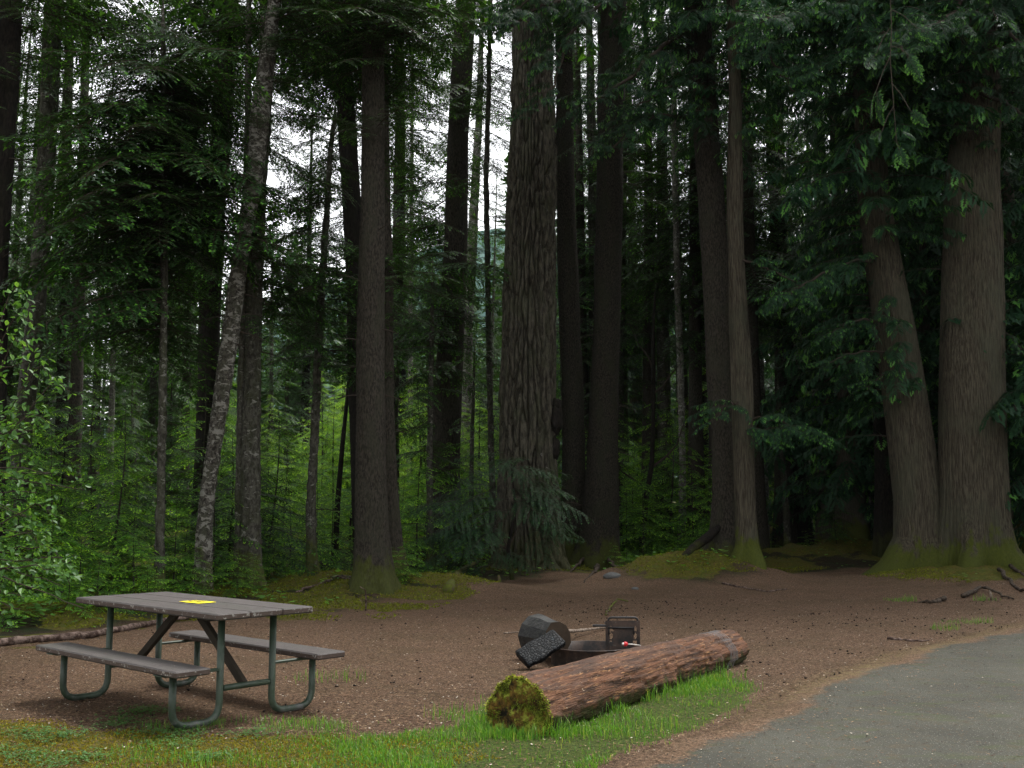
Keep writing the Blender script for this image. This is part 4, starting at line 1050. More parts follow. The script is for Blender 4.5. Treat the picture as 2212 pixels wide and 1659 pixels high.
b_ = np.arange(nl)[:, None] * 7
LF = np.concatenate([b_ + np.array(q) for q in ([0, 1, 6], [1, 2, 6], [2, 3, 6], [3, 4, 6], [4, 5, 6], [5, 0, 6])])
bshrub = thing('leafy_shrub', 'bright green broad-leaved shrub arching in from the left edge', 'shrub', root)
link('foliage', mesh('foliage', LV - root, LF, L_BRD, None, {'tint': np.repeat(LT, 7)}, False), bshrub)
link('stem', mbk.mesh('stem', L_TWG, True, root), bshrub)

# a far-off wood and the ridge behind it
rg = np.random.default_rng(33)
f3 = []; tn = []; wb = MB()
for i in range(420):
    Y = rg.uniform(76, 135); u = rg.uniform(-900, 3100); x = uv_x(u, Y); h = rg.uniform(17, 27) * (1.0 if 560 < u < 1090 else 1.1); zb = Hs(x, Y)
    n_ = 240
    f = rg.random(n_) ** .8; az = rg.uniform(0, 6.28, n_)
    rr = (1 - f) ** .8 * h * .15 + .2
    p = np.stack([x + np.cos(az) * rr * .2, Y + np.sin(az) * rr * .2, zb + h * (.08 + .92 * f)], 1)
    d = norm(np.stack([np.cos(az), np.sin(az), rg.uniform(-.5, .1, n_)], 1))
    s = norm(np.cross(d, [0, 0, 1.0]) + rg.normal(0, .3, (n_, 3)))
    f3.append(np.stack([p - s * .3, p + s * .3, p + d * (rr * rg.uniform(.7, 1.2, n_))[:, None]], 1)); tn.append(np.repeat(rg.random(n_) * .6 + rg.random() * .4, 3))
    wb.add(*tube([[x, Y, zb - .5], [x, Y, zb + h * .9]], [.25, .04], 5, False), 1)
FV = np.concatenate(f3).reshape(-1, 3)
WV = np.concatenate(wb.V); WF = np.concatenate(wb.F4)
far = link('far_forest', mesh('far_forest', np.concatenate([FV, WV]), [np.arange(len(FV)).reshape(-1, 3), WF + len(FV)], [L_HEM, B_PAL], np.concatenate([np.zeros(len(FV) // 3), np.ones(len(WF))]), {'tint': np.concatenate([np.concatenate(tn), np.zeros(len(WV))])}, False))
tag(far, 'far wood of conifers closing the view behind all the trunks', 'forest', None, 'stuff')
hx, hy = np.meshgrid(np.linspace(-500, 500, 90), np.linspace(330, 700, 50))
hz = 142 * np.exp(-((hx + 14) / 165) ** 2) * sstep(hy, 330, 560) + 10 * fbm(hx / 60, hy / 60, 3) + 5 * noise(hx / 9, hy / 9) + 3
hz = hz - 14 * (1 - sstep(hy, 330, 380))
Ih = np.arange(hx.size).reshape(hx.shape)
mh = Mat('wooded_ridge')
mh.bsdf(mh.mix(mh.ramp(mh.noise(mh.coord((.08, .08, .08), 'Object', False), 1.0, 5, .7), .4, .6), (.050, .095, .085), (.095, .155, .135)), 1, .05)  # bluish haze of distance put into the ridge colour
ridge = link('hill', mesh('hill', np.stack([hx, hy, hz], -1).reshape(-1, 3), np.stack([Ih[:-1, :-1], Ih[:-1, 1:], Ih[1:, 1:], Ih[1:, :-1]], -1).reshape(-1, 4), mh.m))
tag(ridge, kind='structure')

# low plants on the woodland floor
rg = np.random.default_rng(44)
n_ = 26000
Yq = 13.0 + 30 * rg.random(n_) ** 1.5
uq = rg.uniform(-150, 2350, n_)
xq = uv_x(uq, Yq)
Pq = np.stack([xq, Yq], 1)
keep = (sdist(Pq, FOREST_POLY) > .25) & (fbm(xq * .8, Yq * .8, 31) > -.05 + .25 * (uq > 1640)) & (fbm(xq * 3, Yq * 3, 32) > -.15)
keep &= (rg.random(n_) > .6 * (uq > 1650))
for t in TREES: keep &= (xq - t.location.x) ** 2 + (Yq - t.location.y) ** 2 > .3
xq, Yq = xq[keep], Yq[keep]
hq = (.05 + .40 * np.clip(fbm(xq * 1.4, Yq * 1.4, 35) + .15, 0, 1)) * rg.random(len(xq))
b0 = np.stack([xq, Yq, H(xq, Yq) + hq], 1)
az = rg.uniform(0, 6.28, len(xq))
d = norm(np.stack([np.cos(az), np.sin(az), rg.uniform(-.3, .35, len(xq))], 1))
s = norm(np.cross(d, [0, 0, 1.0]) + rg.normal(0, .2, (len(xq), 3)))
L = rg.uniform(.06, .15, len(xq))[:, None]
V = np.stack([b0, b0 + d * L * .5 + s * L * .3, b0 + d * L, b0 + d * L * .5 - s * L * .3], 1).reshape(-1, 3)
und = link('undergrowth', mesh('undergrowth', V, np.arange(len(V)).reshape(-1, 4), L_UND, None, {'tint': np.repeat(np.where(rg.random(len(xq)) < .2, 1.3, rg.random(len(xq))), 4)}, False))
tag(und, 'low green plants and seedlings covering the woodland floor', 'undergrowth', None, 'stuff')
# ------------------------------------------------------------------ picnic table
m = Mat('weathered_table_wood')
v = m.coord((2.2, 26, 26), 'Object', False)
vo = m.coord((1, 1, 1), 'Object', False)
g = m.noise(v, 3.0, 5, .7, .3)
c = m.mix(m.ramp(g, .3, .7), (0.0372, 0.031, 0.02914), (0.0775, 0.0682, 0.06448))
c = m.mix(m.math('MULTIPLY', m.ramp(m.noise(vo, 3.5, 4), .45, .7), .6), c, (0.0465, 0.04588, 0.0372))
c = m.mix(m.ramp(m.noise(vo, 70, 2, .5), .70, .76), c, (0.1612, 0.124, 0.0806))
sp = m.n('ShaderNodeSeparateXYZ'); ge_ = m.n('ShaderNodeNewGeometry'); m.l(ge_.outputs['Normal'], sp.inputs[0])
side = m.math('SUBTRACT', 1.0, m.math('ABSOLUTE', sp.outputs['Z']), True)
c = m.mix(m.math('MULTIPLY', m.ramp(side, .5, .9), .8), c, m.mix(m.noise(vo, 30, 3), (0.0434, 0.0248, 0.0186), (0.0868, 0.0589, 0.0434)))
edge = m.math('MULTIPLY', m.ramp(side, .3, .8), m.ramp(m.noise(vo, 24, 4, .7), .56, .62))
c = m.mix(edge, c, (0.248, 0.2294, 0.2046))
m.bsdf(c, .72, .35, 0, m.bump(g, .003))
TW = m.m
m = Mat('green_painted_steel')
vo = m.coord((1, 1, 1), 'Object', False)
c = m.mix(m.ramp(m.noise(vo, 8, 4, .6), .35, .65), (.016, .030, .016), (.036, .056, .034))
c = m.mix(m.ramp(m.noise(vo, 26, 5, .75), .58, .66), c, (0.03, 0.019, 0.012))
sp = m.n('ShaderNodeSeparateXYZ'); m.l(vo, sp.inputs[0])
c = m.mix(m.ramp(m.math('ADD', m.math('MULTIPLY', sp.outputs['Z'], -2.0), m.noise(vo, 12, 4)), .35, .6), c, (0.08, 0.0825, 0.075))
m.bsdf(c, .5, .5, .0, m.bump(m.noise(vo, 60, 3), .0015))
TP = m.m
m = Mat('dark_timber_brace')
vo = m.coord((1, 1, 1), 'Object', False)
m.bsdf(m.mix(m.noise(vo, 20, 4), (0.018, 0.0144, 0.0108), (0.045, 0.036, 0.0252)), .85, .2)
TB = m.m
tbl = thing('picnic_table', 'brown wooden picnic table with two attached benches on green bent-pipe legs', 'picnic table', (-2.4326, 8.0642, 0))
tbl.rotation_euler = (0, 0, -.7358)
def wavy(o): pass
for i in range(3):
    b = MB(); w_ = .789 / 3
    box(b, (0, -.3945 + w_ * (i + .5), .7375), (1.007, w_ / 2 - .0015, .0225), bev=.009)
    link('tabletop_board', b.mesh('tabletop_board', TW, False), tbl)
for s in (-1, 1):
    b = MB(); box(b, (0, s * .5595, .398), (1.015, .1285, .0215), bev=.009)
    link('bench_board', b.mesh('bench_board', TW, False), tbl)
def bend(pts, rad, n=7):
    pts = [np.asarray(p, float) for p in pts]
    out = [pts[0]]
    for a, b, c in zip(pts, pts[1:], pts[2:]):
        d1 = norm(a - b); d2 = norm(c - b)
        for t in np.linspace(0, 1, n):
            out.append((1 - t) ** 2 * (b + d1 * rad) + 2 * t * (1 - t) * b + t * t * (b + d2 * rad))
    out.append(pts[-1])
    return out
PR = .0245
for sx in (-1, 1):
    for sy in (-1, 1):
        b = MB(); X = sx * .782
        P = bend([(X, sy * .566, .366), (X, sy * .566, PR), (X, sy * .212, PR), (X, sy * .212, .700)], .12)
        add_tube(b, P, PR, 14)
        link('leg', b.mesh('leg', TP, True), tbl)
        b = MB()
        box(b, (X, sy * .42, .366 - .002), (.020, .215, .0095))
        box(b, (X + sx * .0, sy * .585, .371), (.05, .10, .0035))
        link('bench_bracket', b.mesh('bench_bracket', TP, False), tbl)
    b = MB()
    add_tube(b, [(sx * .782, -.185, .235), (sx * .782, .185, .235)], .0215, 12)
    link('crossbar', b.mesh('crossbar', TP, True), tbl)
    b = MB()
    box(b, (sx * .782, 0, .7045), (.032, .33, .0105)); 
    link('cleat', b.mesh('cleat', TB, False), tbl)
    b = MB()
    p0 = np.array([sx * .755, 0, .235]); p1 = np.array([sx * .11, 0, .705]); dd = norm(p1 - p0); up = norm(np.cross([0, 1.0, 0], dd))
    box(b, (p0 + p1) / 2, (np.linalg.norm(p1 - p0) / 2, .020, .030), [dd, [0, 1, 0], up])
    link('brace', b.mesh('brace', TB, False), tbl)
b = MB(); box(b, (0, 0, .7045), (.13, .30, .0105)); link('cleat', b.mesh('cleat', TB, False), tbl)
# yellow notice
m = Mat('yellow_notice'); m.bsdf((.78, .68, .030), .6, .3); YM = m.m
m = Mat('notice_print'); m.bsdf((.30, .25, .02), .6, .3); YP = m.m
cz, sz = math.cos(-.7358), math.sin(-.7358)
note = thing('paper_notice', 'small bright yellow notice lying flat on the middle of the picnic tabletop', 'notice', (-2.4326 + .118 * cz - .002 * sz, 8.0642 + .118 * sz + .002 * cz, .761))
note.rotation_euler = (0, 0, -.7358 + .06)
gxn, gyn = np.meshgrid(np.linspace(-.125, .125, 9), np.linspace(-.078, .078, 6))
gzn = .003 + .0035 * np.abs(noise(gxn * 14, gyn * 14, 3))
In = np.arange(54).reshape(6, 9)
NV = np.stack([gxn, gyn, gzn], -1).reshape(-1, 3); NF = np.stack([In[:-1, :-1], In[:-1, 1:], In[1:, 1:], In[1:, :-1]], -1).reshape(-1, 4)
b = MB(); b.add(np.vstack([NV, NV - [0, 0, .0015]]), np.vstack([NF, NF[:, ::-1] + 54]))
link('sheet', b.mesh('sheet', YM, True), note)
b = MB()
for (x, y, hx_, hy_) in ((-.06, .03, .035, .008), (.02, .03, .030, .008), (.0, .0, .030, .012), (.065, -.028, .022, .007), (-.03, -.038, .030, .005), (-.07, -.01, .014, .01)):
    box(b, (x, y, .0072), (hx_, hy_, .0008), bev=.0003)
link('print', b.mesh('print', YP, False), note)

# ------------------------------------------------------------------ the big red-brown log
A0, A1 = np.array([.042, 7.12, .112]), np.array([2.11, 10.36, .125])
LAX = norm(A1 - A0); LLEN = float(np.linalg.norm(A1 - A0))
Lsd = norm(np.cross(LAX, [0, 0, 1.0])); Lup = np.cross(Lsd, LAX)
nt_, na = 300, 110
t_ = np.linspace(0, 1, nt_); th = np.linspace(0, 2 * np.pi, na, endpoint=False)
TT, AA = np.meshgrid(t_, th, indexing='ij')
rad = np.interp(TT, [0, .03, .5, .52, .80, .83, .9, 1], [.236, .240, .226, .216, .196, .188, .180, .172])
zz = TT * LLEN
rad = rad * .965 + .018 * noise(np.cos(AA) * 1.6, np.sin(AA) * 1.6, zz * 1.3) + .014 * fbm(np.cos(AA) * 5, np.sin(AA) * 5, zz * 2.2, 4)
rad = rad + .010 * (fbm(np.cos(AA) * 7, np.sin(AA) * 7, zz * 3 + 4, 3) > .12) + .003 * fbm(np.cos(AA) * 22, np.sin(AA) * 22, zz * 5, 3)
def bumpat(t0, a0, h, st, sa): return h * np.exp(-((TT - t0) / st) ** 2 - (np.angle(np.exp(1j * (AA - a0))) / sa) ** 2)
# AA=0 -> side facing right/front (Lsd), pi/2 -> up
rad = rad + bumpat(.52, -.25, .030, .016, .35) + bumpat(.80, -.3, .034, .014, .35) + bumpat(.30, .75, .010, .012, .2) - bumpat(.545, -.5, .03, .02, .4) - bumpat(.83, -.4, .025, .018, .4)
rad = np.maximum(rad, .05)
cen = A0 + TT[..., None] * (A1 - A0)
cen = cen + Lup * (.010 * np.sin(TT * 5))[..., None]
LVv = cen + rad[..., None] * (np.cos(AA)[..., None] * Lsd + np.sin(AA)[..., None] * Lup)
LVv += LAX * ((.012 * noise(np.cos(AA) * 4, np.sin(AA) * 4, 3))[..., None] * (TT[..., None] < .01))
Il = np.arange(nt_ * na).reshape(nt_, na)
LF_ = np.stack([Il[:-1], np.roll(Il, -1, 1)[:-1], np.roll(Il, -1, 1)[1:], Il[1:]], -1).reshape(-1, 4)
m = Mat('log_wood')
tc = m.n('ShaderNodeTexCoord'); mp = m.n('ShaderNodeMapping'); mp.vector_type = 'TEXTURE'
mp.inputs['Rotation'].default_value = Vector(LAX).to_track_quat('X', 'Z').to_euler()
m.l(tc.outputs['Object'], mp.inputs[0])
mp2 = m.n('ShaderNodeMapping'); mp2.inputs['Scale'].default_value = (.7, 7.0, 7.0); m.l(mp.outputs[0], mp2.inputs[0])
g = m.noise(mp2.outputs[0], 3.2, 6, .72, .35)
c = m.mix(m.ramp(g, .36, .60), (.034, .018, .011), (.150, .068, .036))
c = m.mix(m.math('MULTIPLY', m.ramp(m.noise(mp2.outputs[0], 8.5, 5, .75), .54, .66), .8), c, (.40, .21, .095))
gs = m.ramp(m.noise(mp.outputs[0], 3.6, 4, .65), .46, .64)
c = m.mix(m.math('MULTIPLY', gs, .38), c, (0.0828, 0.05184, 0.0396))
spn = m.n('ShaderNodeSeparateXYZ'); gg = m.n('ShaderNodeNewGeometry'); m.l(gg.outputs['Normal'], spn.inputs[0])
c = m.mix(m.math('MULTIPLY', m.math('MULTIPLY', m.ramp(spn.outputs['Z'], .45, .95), m.ramp(m.noise(mp2.outputs[0], 2.2, 4), .35, .6)), .7), c, (.055, .036, .028))
c = m.mix(m.ramp(m.noise(mp2.outputs[0], 12, 3, .7), .66, .72), c, (0.01296, 0.00792, 0.00576))
c = m.mix(m.ramp(m.noise(mp.outputs[0], 30, 2), .72, .76), c, (0.396, 0.3024, 0.216))
spz = m.n('ShaderNodeSeparateXYZ'); m.l(gg.outputs['Position'], spz.inputs[0])
lowm = m.ramp(m.math('ADD', m.math('MULTIPLY', spz.outputs['Z'], -3.2), m.math('MULTIPLY', m.noise(mp.outputs[0], 9, 4), 1.0)), .08, .30)
c = m.mix(lowm, c, m.mix(m.noise(mp.outputs[0], 24, 4), (0.0144, 0.01224, 0.00576), (0.0612, 0.0612, 0.01296)))
m.bsdf(c, .8, .18, 0, m.bump(m.math('ADD', g, m.math('MULTIPLY', m.noise(mp2.outputs[0], 14, 4), .6)), .024))
LOGM = m.m
log = thing('fallen_log', 'big barkless red-brown log lying at the edge of the grass', 'log', (A0[0], A0[1], 0))
b = MB(); b.add(LVv.reshape(-1, 3), LF_)
# far end cap
ce = len(LVv.reshape(-1, 3)); rim = Il[-1]
b.V.append((A1 + LAX * .02)[None]); b.A.append(np.array([.5])); b.n += 1
b.F3.append(np.stack([np.full(na, ce), rim, np.roll(rim, -1)], -1)); b.m3.append(np.zeros(na))
link('log_body', b.mesh('log_body', LOGM, True, (A0[0], A0[1], 0)), log)
# near cut end, with moss and a rotten heart
rr_ = np.linspace(0, 1, 22)[1:]
RRr, AR = np.meshgrid(rr_, th, indexing='ij')
edge_r = rad[0][None, :]
hh_ = .014 * fbm(RRr * np.cos(AR) * 5, RRr * np.sin(AR) * 5, 2, 4) - .055 * np.exp(-((RRr * np.cos(AR) - .25) ** 2 + (RRr * np.sin(AR) - .05) ** 2) / .03) + .010 * (1 - RRr)
CV = A0 + (RRr * edge_r)[..., None] * (np.cos(AR)[..., None] * Lsd + np.sin(AR)[..., None] * Lup) - LAX * ((hh_ * (1 - RRr ** 8)) + .002)[..., None]
CV[-1] = LVv[0]
CV = np.vstack([CV.reshape(-1, 3), A0[None]])
Ic = np.arange(21 * na).reshape(21, na)
CF = np.stack([Ic[:-1], Ic[1:], np.roll(Ic, -1, 1)[1:], np.roll(Ic, -1, 1)[:-1]], -1).reshape(-1, 4)
b = MB(); b.add(CV, CF); b.F3.append(np.stack([np.full(na, 21 * na), Ic[0], np.roll(Ic[0], -1)], -1)); b.m3.append(np.zeros(na))
m = Mat('mossy_cut_end')
vo = m.coord((1, 1, 1), 'Object', False)
c = m.mix(m.ramp(m.noise(vo, 9, 5, .7), .35, .65), (.014, .012, .007), (.20, .115, .025))
c = m.mix(m.ramp(m.noise(vo, 7, 5, .72), .47, .60), c, m.mix(m.noise(vo, 50, 4), (.14, .17, .022), (.50, .56, .08)))
c = m.mix(m.ramp(m.noise(vo, 5.0, 5, .7), .60, .68), c, (.010, .009, .007))
m.bsdf(c, .95, .1, 0, m.bump(m.noise(vo, 45, 5, .8), .02))
link('cut_end', b.mesh('cut_end', m.m, True, (A0[0], A0[1], 0)), log)
# moss tufts round the rim and on the face of the cut end
rg = np.random.default_rng(3)
f3, tn = [], []
for i in range(5200):
    a = rg.uniform(-1.1, 3.4) if i < 2000 else rg.uniform(0, 6.28)
    q = rg.uniform(.9, 1.01) if i < 2000 else rg.random() ** .5
    x_, y_ = math.cos(a) * q, math.sin(a) * q
    if i >= 2000 and fbm(np.array([x_ * 2.5]), np.array([y_ * 2.5]), 9)[0] < -.02: continue
    rr0 = np.interp(a % (2 * np.pi), th, rad[0])
    p = A0 + rr0 * (x_ * Lsd + y_ * Lup) - LAX * (.004 if i >= 2000 else rg.uniform(-.03, .005)) + (Lsd * math.cos(a) + Lup * math.sin(a)) * (.004 if i < 2000 else 0)
    d = norm(-LAX * .5 + np.array([0, 0, -.25]) + rg.normal(0, .5, 3) + (Lsd * math.cos(a) + Lup * math.sin(a)) * (.5 if i < 2000 else 0))
    s = norm(np.cross(d, rg.normal(0, 1, 3))); L = rg.uniform(.010, .026)
    f3.append(np.stack([p - s * .004, p + s * .004, p + d * L])); tn += [rg.random() * (2 if i < 2000 and rg.random() < .6 else 1)] * 3
m_ = leaf_mat('bright_moss', (.05, .065, .010), (.19, .23, .03), (.48, .55, .09), .3, .9, .1)
FVv = np.concatenate(f3)
mo = link('moss', mesh('moss', FVv - [A0[0], A0[1], 0], np.arange(len(FVv)).reshape(-1, 3), m_, None, {'tint': tn}, False), log)
tag(mo, kind='stuff')
# twine round the far end
m = Mat('pale_twine'); m.bsdf((0.238, 0.224, 0.217), .6, .4); TWN = m.m
def log_ring(t0, ph, slack, skew, a0=-.9, a1=2.6, n=40):
    P = []
    for a in np.linspace(a0, a1, n):
        tt = t0 + skew * (a - .8) + .0012 * math.sin(a * 7 + ph)
        r0 = np.interp(a % (2 * np.pi), th, rad[int(np.clip(tt * (nt_ - 1), 0, nt_ - 1))]) + slack
        P.append(A0 + tt * (A1 - A0) + Lup * .010 * math.sin(tt * 5) + r0 * (math.cos(a) * Lsd + math.sin(a) * Lup))
    return P
b = MB()
for i in range(9):
    add_tube(b, log_ring(.862 + i * .0062, i * 1.7, .004 + .003 * (i % 3), .004 * ((i % 3) - 1)), .0017, 5)
for i in range(4):
    add_tube(b, log_ring(.832 + i * .011, i * 2.1, .008, .012 * ((i % 2) * 2 - 1), 1.2, 2.4, 20), .0015, 5)
tw = link('twine', b.mesh('twine', TWN, True, A1))
tw.location = A1
tag(tw, 'pale twine wound many times round the far end of the red-brown log', 'twine')
# ------------------------------------------------------------------ burl on the huge fir
gi = TREES[0]; gb = np.array(gi.location)
b = MB()
for (u, v, ru, rv, sd_) in ((1207, 905, .16, .34, 1), (1203, 968, .13, .26, 2), (1208, 876, .12, .17, 3)):
    c0 = W(u - 6, v, 23.1)
    th_, ph_ = np.meshgrid(np.linspace(0, 2 * np.pi, 40, endpoint=False), np.linspace(.05, np.pi - .05, 24))
    D = np.stack([np.sin(ph_) * np.cos(th_), np.sin(ph_) * np.sin(th_), np.cos(ph_)], -1)
    rr_ = 1 + .35 * fbm(D[..., 0] * 2.2 + sd_, D[..., 1] * 2.2, D[..., 2] * 2.2, 4)
    Vb = c0 + D * rr_[..., None] * [ru, ru, rv]
    Ib = np.arange(40 * 24).reshape(24, 40)
    b.add(Vb.reshape(-1, 3), np.stack([Ib[:-1], np.roll(Ib, -1, 1)[:-1], np.roll(Ib, -1, 1)[1:], Ib[1:]], -1).reshape(-1, 4)[:, ::-1])
link('burl', b.mesh('burl', B_DRK, True, gb), gi)

# ------------------------------------------------------------------ surface roots
m = Mat('root_bark'); g = m.noise(m.coord((1, 1, 1), 'Object'), 14, 5, .75)
m.bsdf(m.mix(m.ramp(g, .42, .60), (.022, .015, .010), (.085, .066, .050)), .9, .15, 0, m.bump(g, .010)); LBR_ = m.m
def roots(tree, specs, mat, r=.06):
    for pts_ in specs:
        P = []
        for (u, v, dz_) in pts_:
            g = G(u, v); P.append([g[0], g[1], Hs(g[0], g[1]) + dz_])
        P = np.array(P); k = np.linspace(0, 1, len(P)); t = np.linspace(0, 1, 16)
        P = np.stack([np.interp(t, k, P[:, i]) for i in range(3)], 1)
        P[1:-1] += np.random.default_rng(len(pts_)).normal(0, .012, (14, 3))
        b = MB(); add_tube(b, P, np.linspace(r, r * .3, 16), 8)
        o = link('root', b.mesh('root', mat, True, np.array(tree.location)), tree)
roots(TREES[1], [[(2160, 1272, .06), (2200, 1290, .02), (2260, 1296, .0)], [(2080, 1296, .04), (2120, 1288, .05), (2190, 1300, .02)], [(2040, 1300, .05), (2010, 1304, .02), (1975, 1302, -.01)], [(2185, 1262, .06), (2240, 1285, .0)]], LBR_, .04)
def buttress(tree, specs, mat):
    for pts_, r in specs:
        P = []
        for (u, v, dz_, dy) in pts_:
            g = G(u, v); P.append([g[0], g[1] + dy, Hs(g[0], g[1]) + dz_])
        P = np.array(P); k = np.linspace(0, 1, len(P)); t = np.linspace(0, 1, 24)
        P = np.stack([np.interp(t, k, P[:, i]) for i in range(3)], 1)
        V, F = tube(P, np.interp(t, k, r), 22, False, 1.25)
        c_ = np.repeat(P, 22, 0); n_ = V - c_
        V = c_ + n_ * (1 + .22 * fbm(V[:, 0] * 6, V[:, 1] * 6, V[:, 2] * 6, 3))[:, None]
        o = link('buttress_root', mesh('buttress_root', V - np.array(tree.location), F, mat), tree)
roots(TREES[3], [[(775, 1283, .02), (735, 1276, .02), (700, 1284, .0)]], LBR_, .03)
roots([t for t in TREES if 'scaly-barked trunk, second' in t['label']][0], [[(1272, 1232, .22), (1250, 1244, .08), (1232, 1250, -.01)], [(1310, 1236, .2), (1330, 1250, .06), (1352, 1262, 0)], [(1290, 1240, .1), (1286, 1256, .04), (1262, 1268, 0)]], LBR_, .05)
mt = [t for t in TREES if 'thick root' in t['label']][0]
P = np.array([W(1572, 1120, 21.9), W(1530, 1160, 21.4), W(1495, 1185, 20.9), W(1470, 1208, 20.6), W(1452, 1222, 20.4)])
b = MB(); add_tube(b, P, [.03, .10, .08, .05, .015], 10); link('root', b.mesh('root', B_DRK, True, np.array(mt.location)), mt)

# ------------------------------------------------------------------ fire ring with its hinged grate
m = Mat('rusty_steel')
vo = m.coord((1, 1, 1), 'Object', False)
c = m.mix(m.ramp(m.noise(vo, 7, 5, .7), .38, .62), (.016, .014, .013), (.060, .038, .028))
c = m.mix(m.ramp(m.noise(vo, 14, 4), .60, .7), c, (.085, .080, .078))
m.bsdf(c, .55, .4, .25, m.bump(m.noise(vo, 60, 4), .002)); RST = m.m
m = Mat('sooty_steel'); m.bsdf((.012, .011, .011), .5, .4, .3); SOOT = m.m
FR = np.array([.745, 10.22, Hs(.745, 10.2)])
ring = thing('fire_ring', 'low rusty steel fire ring behind the red-brown log', 'fire ring', FR)
th = np.linspace(0, 2 * np.pi, 73)[:-1]
b = MB()
rads = [(.375, -.03), (.375, .150), (.385, .158), (.385, .164), (.365, .164), (.365, -.03)]
Vr = np.concatenate([np.stack([r_ * np.cos(th), r_ * np.sin(th), np.full(72, z_)], 1) for r_, z_ in rads])
Ir = np.arange(6 * 72).reshape(6, 72)
b.add(Vr, np.stack([Ir[:-1], np.roll(Ir, -1, 1)[:-1], np.roll(Ir, -1, 1)[1:], Ir[1:]], -1).reshape(-1, 4))
link('ring_wall', b.mesh('ring_wall', RST, True), ring)
b = MB(); rr_ = np.linspace(.02, .363, 8); RA, TA = np.meshgrid(rr_, th, indexing='ij')
Va = np.stack([RA * np.cos(TA), RA * np.sin(TA), .02 + .02 * noise(RA * np.cos(TA) * 12, RA * np.sin(TA) * 12)], -1).reshape(-1, 3)
Ia = np.arange(8 * 72).reshape(8, 72); b.add(Va, np.stack([Ia[:-1], Ia[1:], np.roll(Ia, -1, 1)[1:], np.roll(Ia, -1, 1)[:-1]], -1).reshape(-1, 4))
m = Mat('ash'); m.bsdf(m.mix(m.noise(m.coord((1, 1, 1), 'Object', False), 30, 4), (.008, .008, .008), (.07, .065, .06)), 1, .05)
link('ash_bed', b.mesh('ash_bed', m.m, True), ring)
# grate holder: slotted front plate, back hoop, cross bar and flat handle
gx0, gx1 = uv_x(1304, 10.05), uv_x(1377, 10.05)
zt_ = zat(1341, 10.05); zb_ = .06
gw = gx1 - gx0
b = MB()
nxp, nzp = 34, 30
xs = np.linspace(0, gw, nxp); zs_ = np.linspace(zb_, zt_, nzp)
def slot(x, z):
    for sx in (.16, .86):
        for k in (.42, .60, .78):
            dx, dz_ = (x / gw - sx) * gw, (z - (zb_ + (zt_ - zb_) * k))
            a_, c_ = dx * .94 + dz_ * .34, -dx * .34 + dz_ * .94
            if abs(a_) < .016 and abs(c_) < .024: return True
    return False
idx = np.arange(nxp * nzp).reshape(nzp, nxp)
pv = np.array([[x, 0, z] for z in zs_ for x in xs])
q = []
for i in range(nzp - 1):
    for j in range(nxp - 1):
        if not slot((xs[j] + xs[j + 1]) / 2, (zs_[i] + zs_[i + 1]) / 2): q.append([idx[i, j], idx[i, j + 1], idx[i + 1, j + 1], idx[i + 1, j]])
q = np.array(q)
b.add(np.vstack([pv, pv + [0, .006, 0]]), np.vstack([q, q[:, ::-1] + len(pv)]))
gr = thing('grate_holder', 'upright slotted steel grate plate with a bent back hoop, standing on the fire ring', 'grill', (gx0, 10.05, 0))
link('slotted_plate', b.mesh('slotted_plate', RST, False), gr)
b = MB(); add_tube(b, [(.02, -.012, zt_ - .062), (gw - .055, -.012, zt_ - .066)], .010, 8); 
for x in (.03, gw - .06): add_tube(b, [(x, -.010, zt_ - .055), (x, -.010, zt_ - .13)], .007, 6)
link('cross_bar', b.mesh('cross_bar', SOOT, True), gr)
b = MB(); box(b, (-.055, .005, zt_ - .045), (.065, .02, .010)); box(b, (gw * .5, .16, zt_ - .045), (gw * .46, .13, .006))
link('grill_plate', b.mesh('grill_plate', SOOT, False), gr)
b = MB()
zh = zat(1334, 10.36); add_tube(b, bend([(.055, .31, .10), (.055, .31, zh), (gw + .015, .31, zh), (gw + .015, .31, .08), (gw + .07, .31, .06)], .035), .013, 8, flat=.8)
link('back_hoop', b.mesh('back_hoop', SOOT, True), gr)

# ------------------------------------------------------------------ charred wood by the ring
m = Mat('charred_wood')
vo = m.coord((1, 1, 1), 'Object', False)
e = m.voro(vo, 34, 'DISTANCE_TO_EDGE')
c = m.mix(m.ramp(e, .02, .16), (.002, .002, .002), (.012, .013, .014))
c = m.mix(m.math('MULTIPLY', m.ramp(m.noise(vo, 14, 4), .56, .72), .7), c, (.030, .036, .040))
m.bsdf(c, .55, .14, 0, m.bump(m.math('ADD', m.ramp(e, 0, .2), m.noise(vo, 30, 4)), .004)); CHAR = m.m
m = Mat('half_burnt_bark')
tc = m.n('ShaderNodeTexCoord'); mp = m.n('ShaderNodeMapping'); mp.inputs['Scale'].default_value = (1.5, 9, 9); m.l(tc.outputs['Object'], mp.inputs[0])
g = m.noise(mp.outputs[0], 4, 5, .7, .3)
c = m.mix(m.ramp(g, .35, .65), (.005, .006, .007), (.026, .025, .021))
c = m.mix(m.ramp(m.noise(vo if False else tc.outputs['Object'], 5, 4), .52, .66), c, (.020, .034, .038))
m.bsdf(c, .55, .4, 0, m.bump(g, .012)); HBK = m.m
m = Mat('burnt_cut_wood'); g = m.noise(m.coord((1, 1, 1), 'Object', False), 18, 4)
m.bsdf(m.mix(g, (.020, .015, .010), (.075, .050, .032)), .8, .2); BCW = m.m
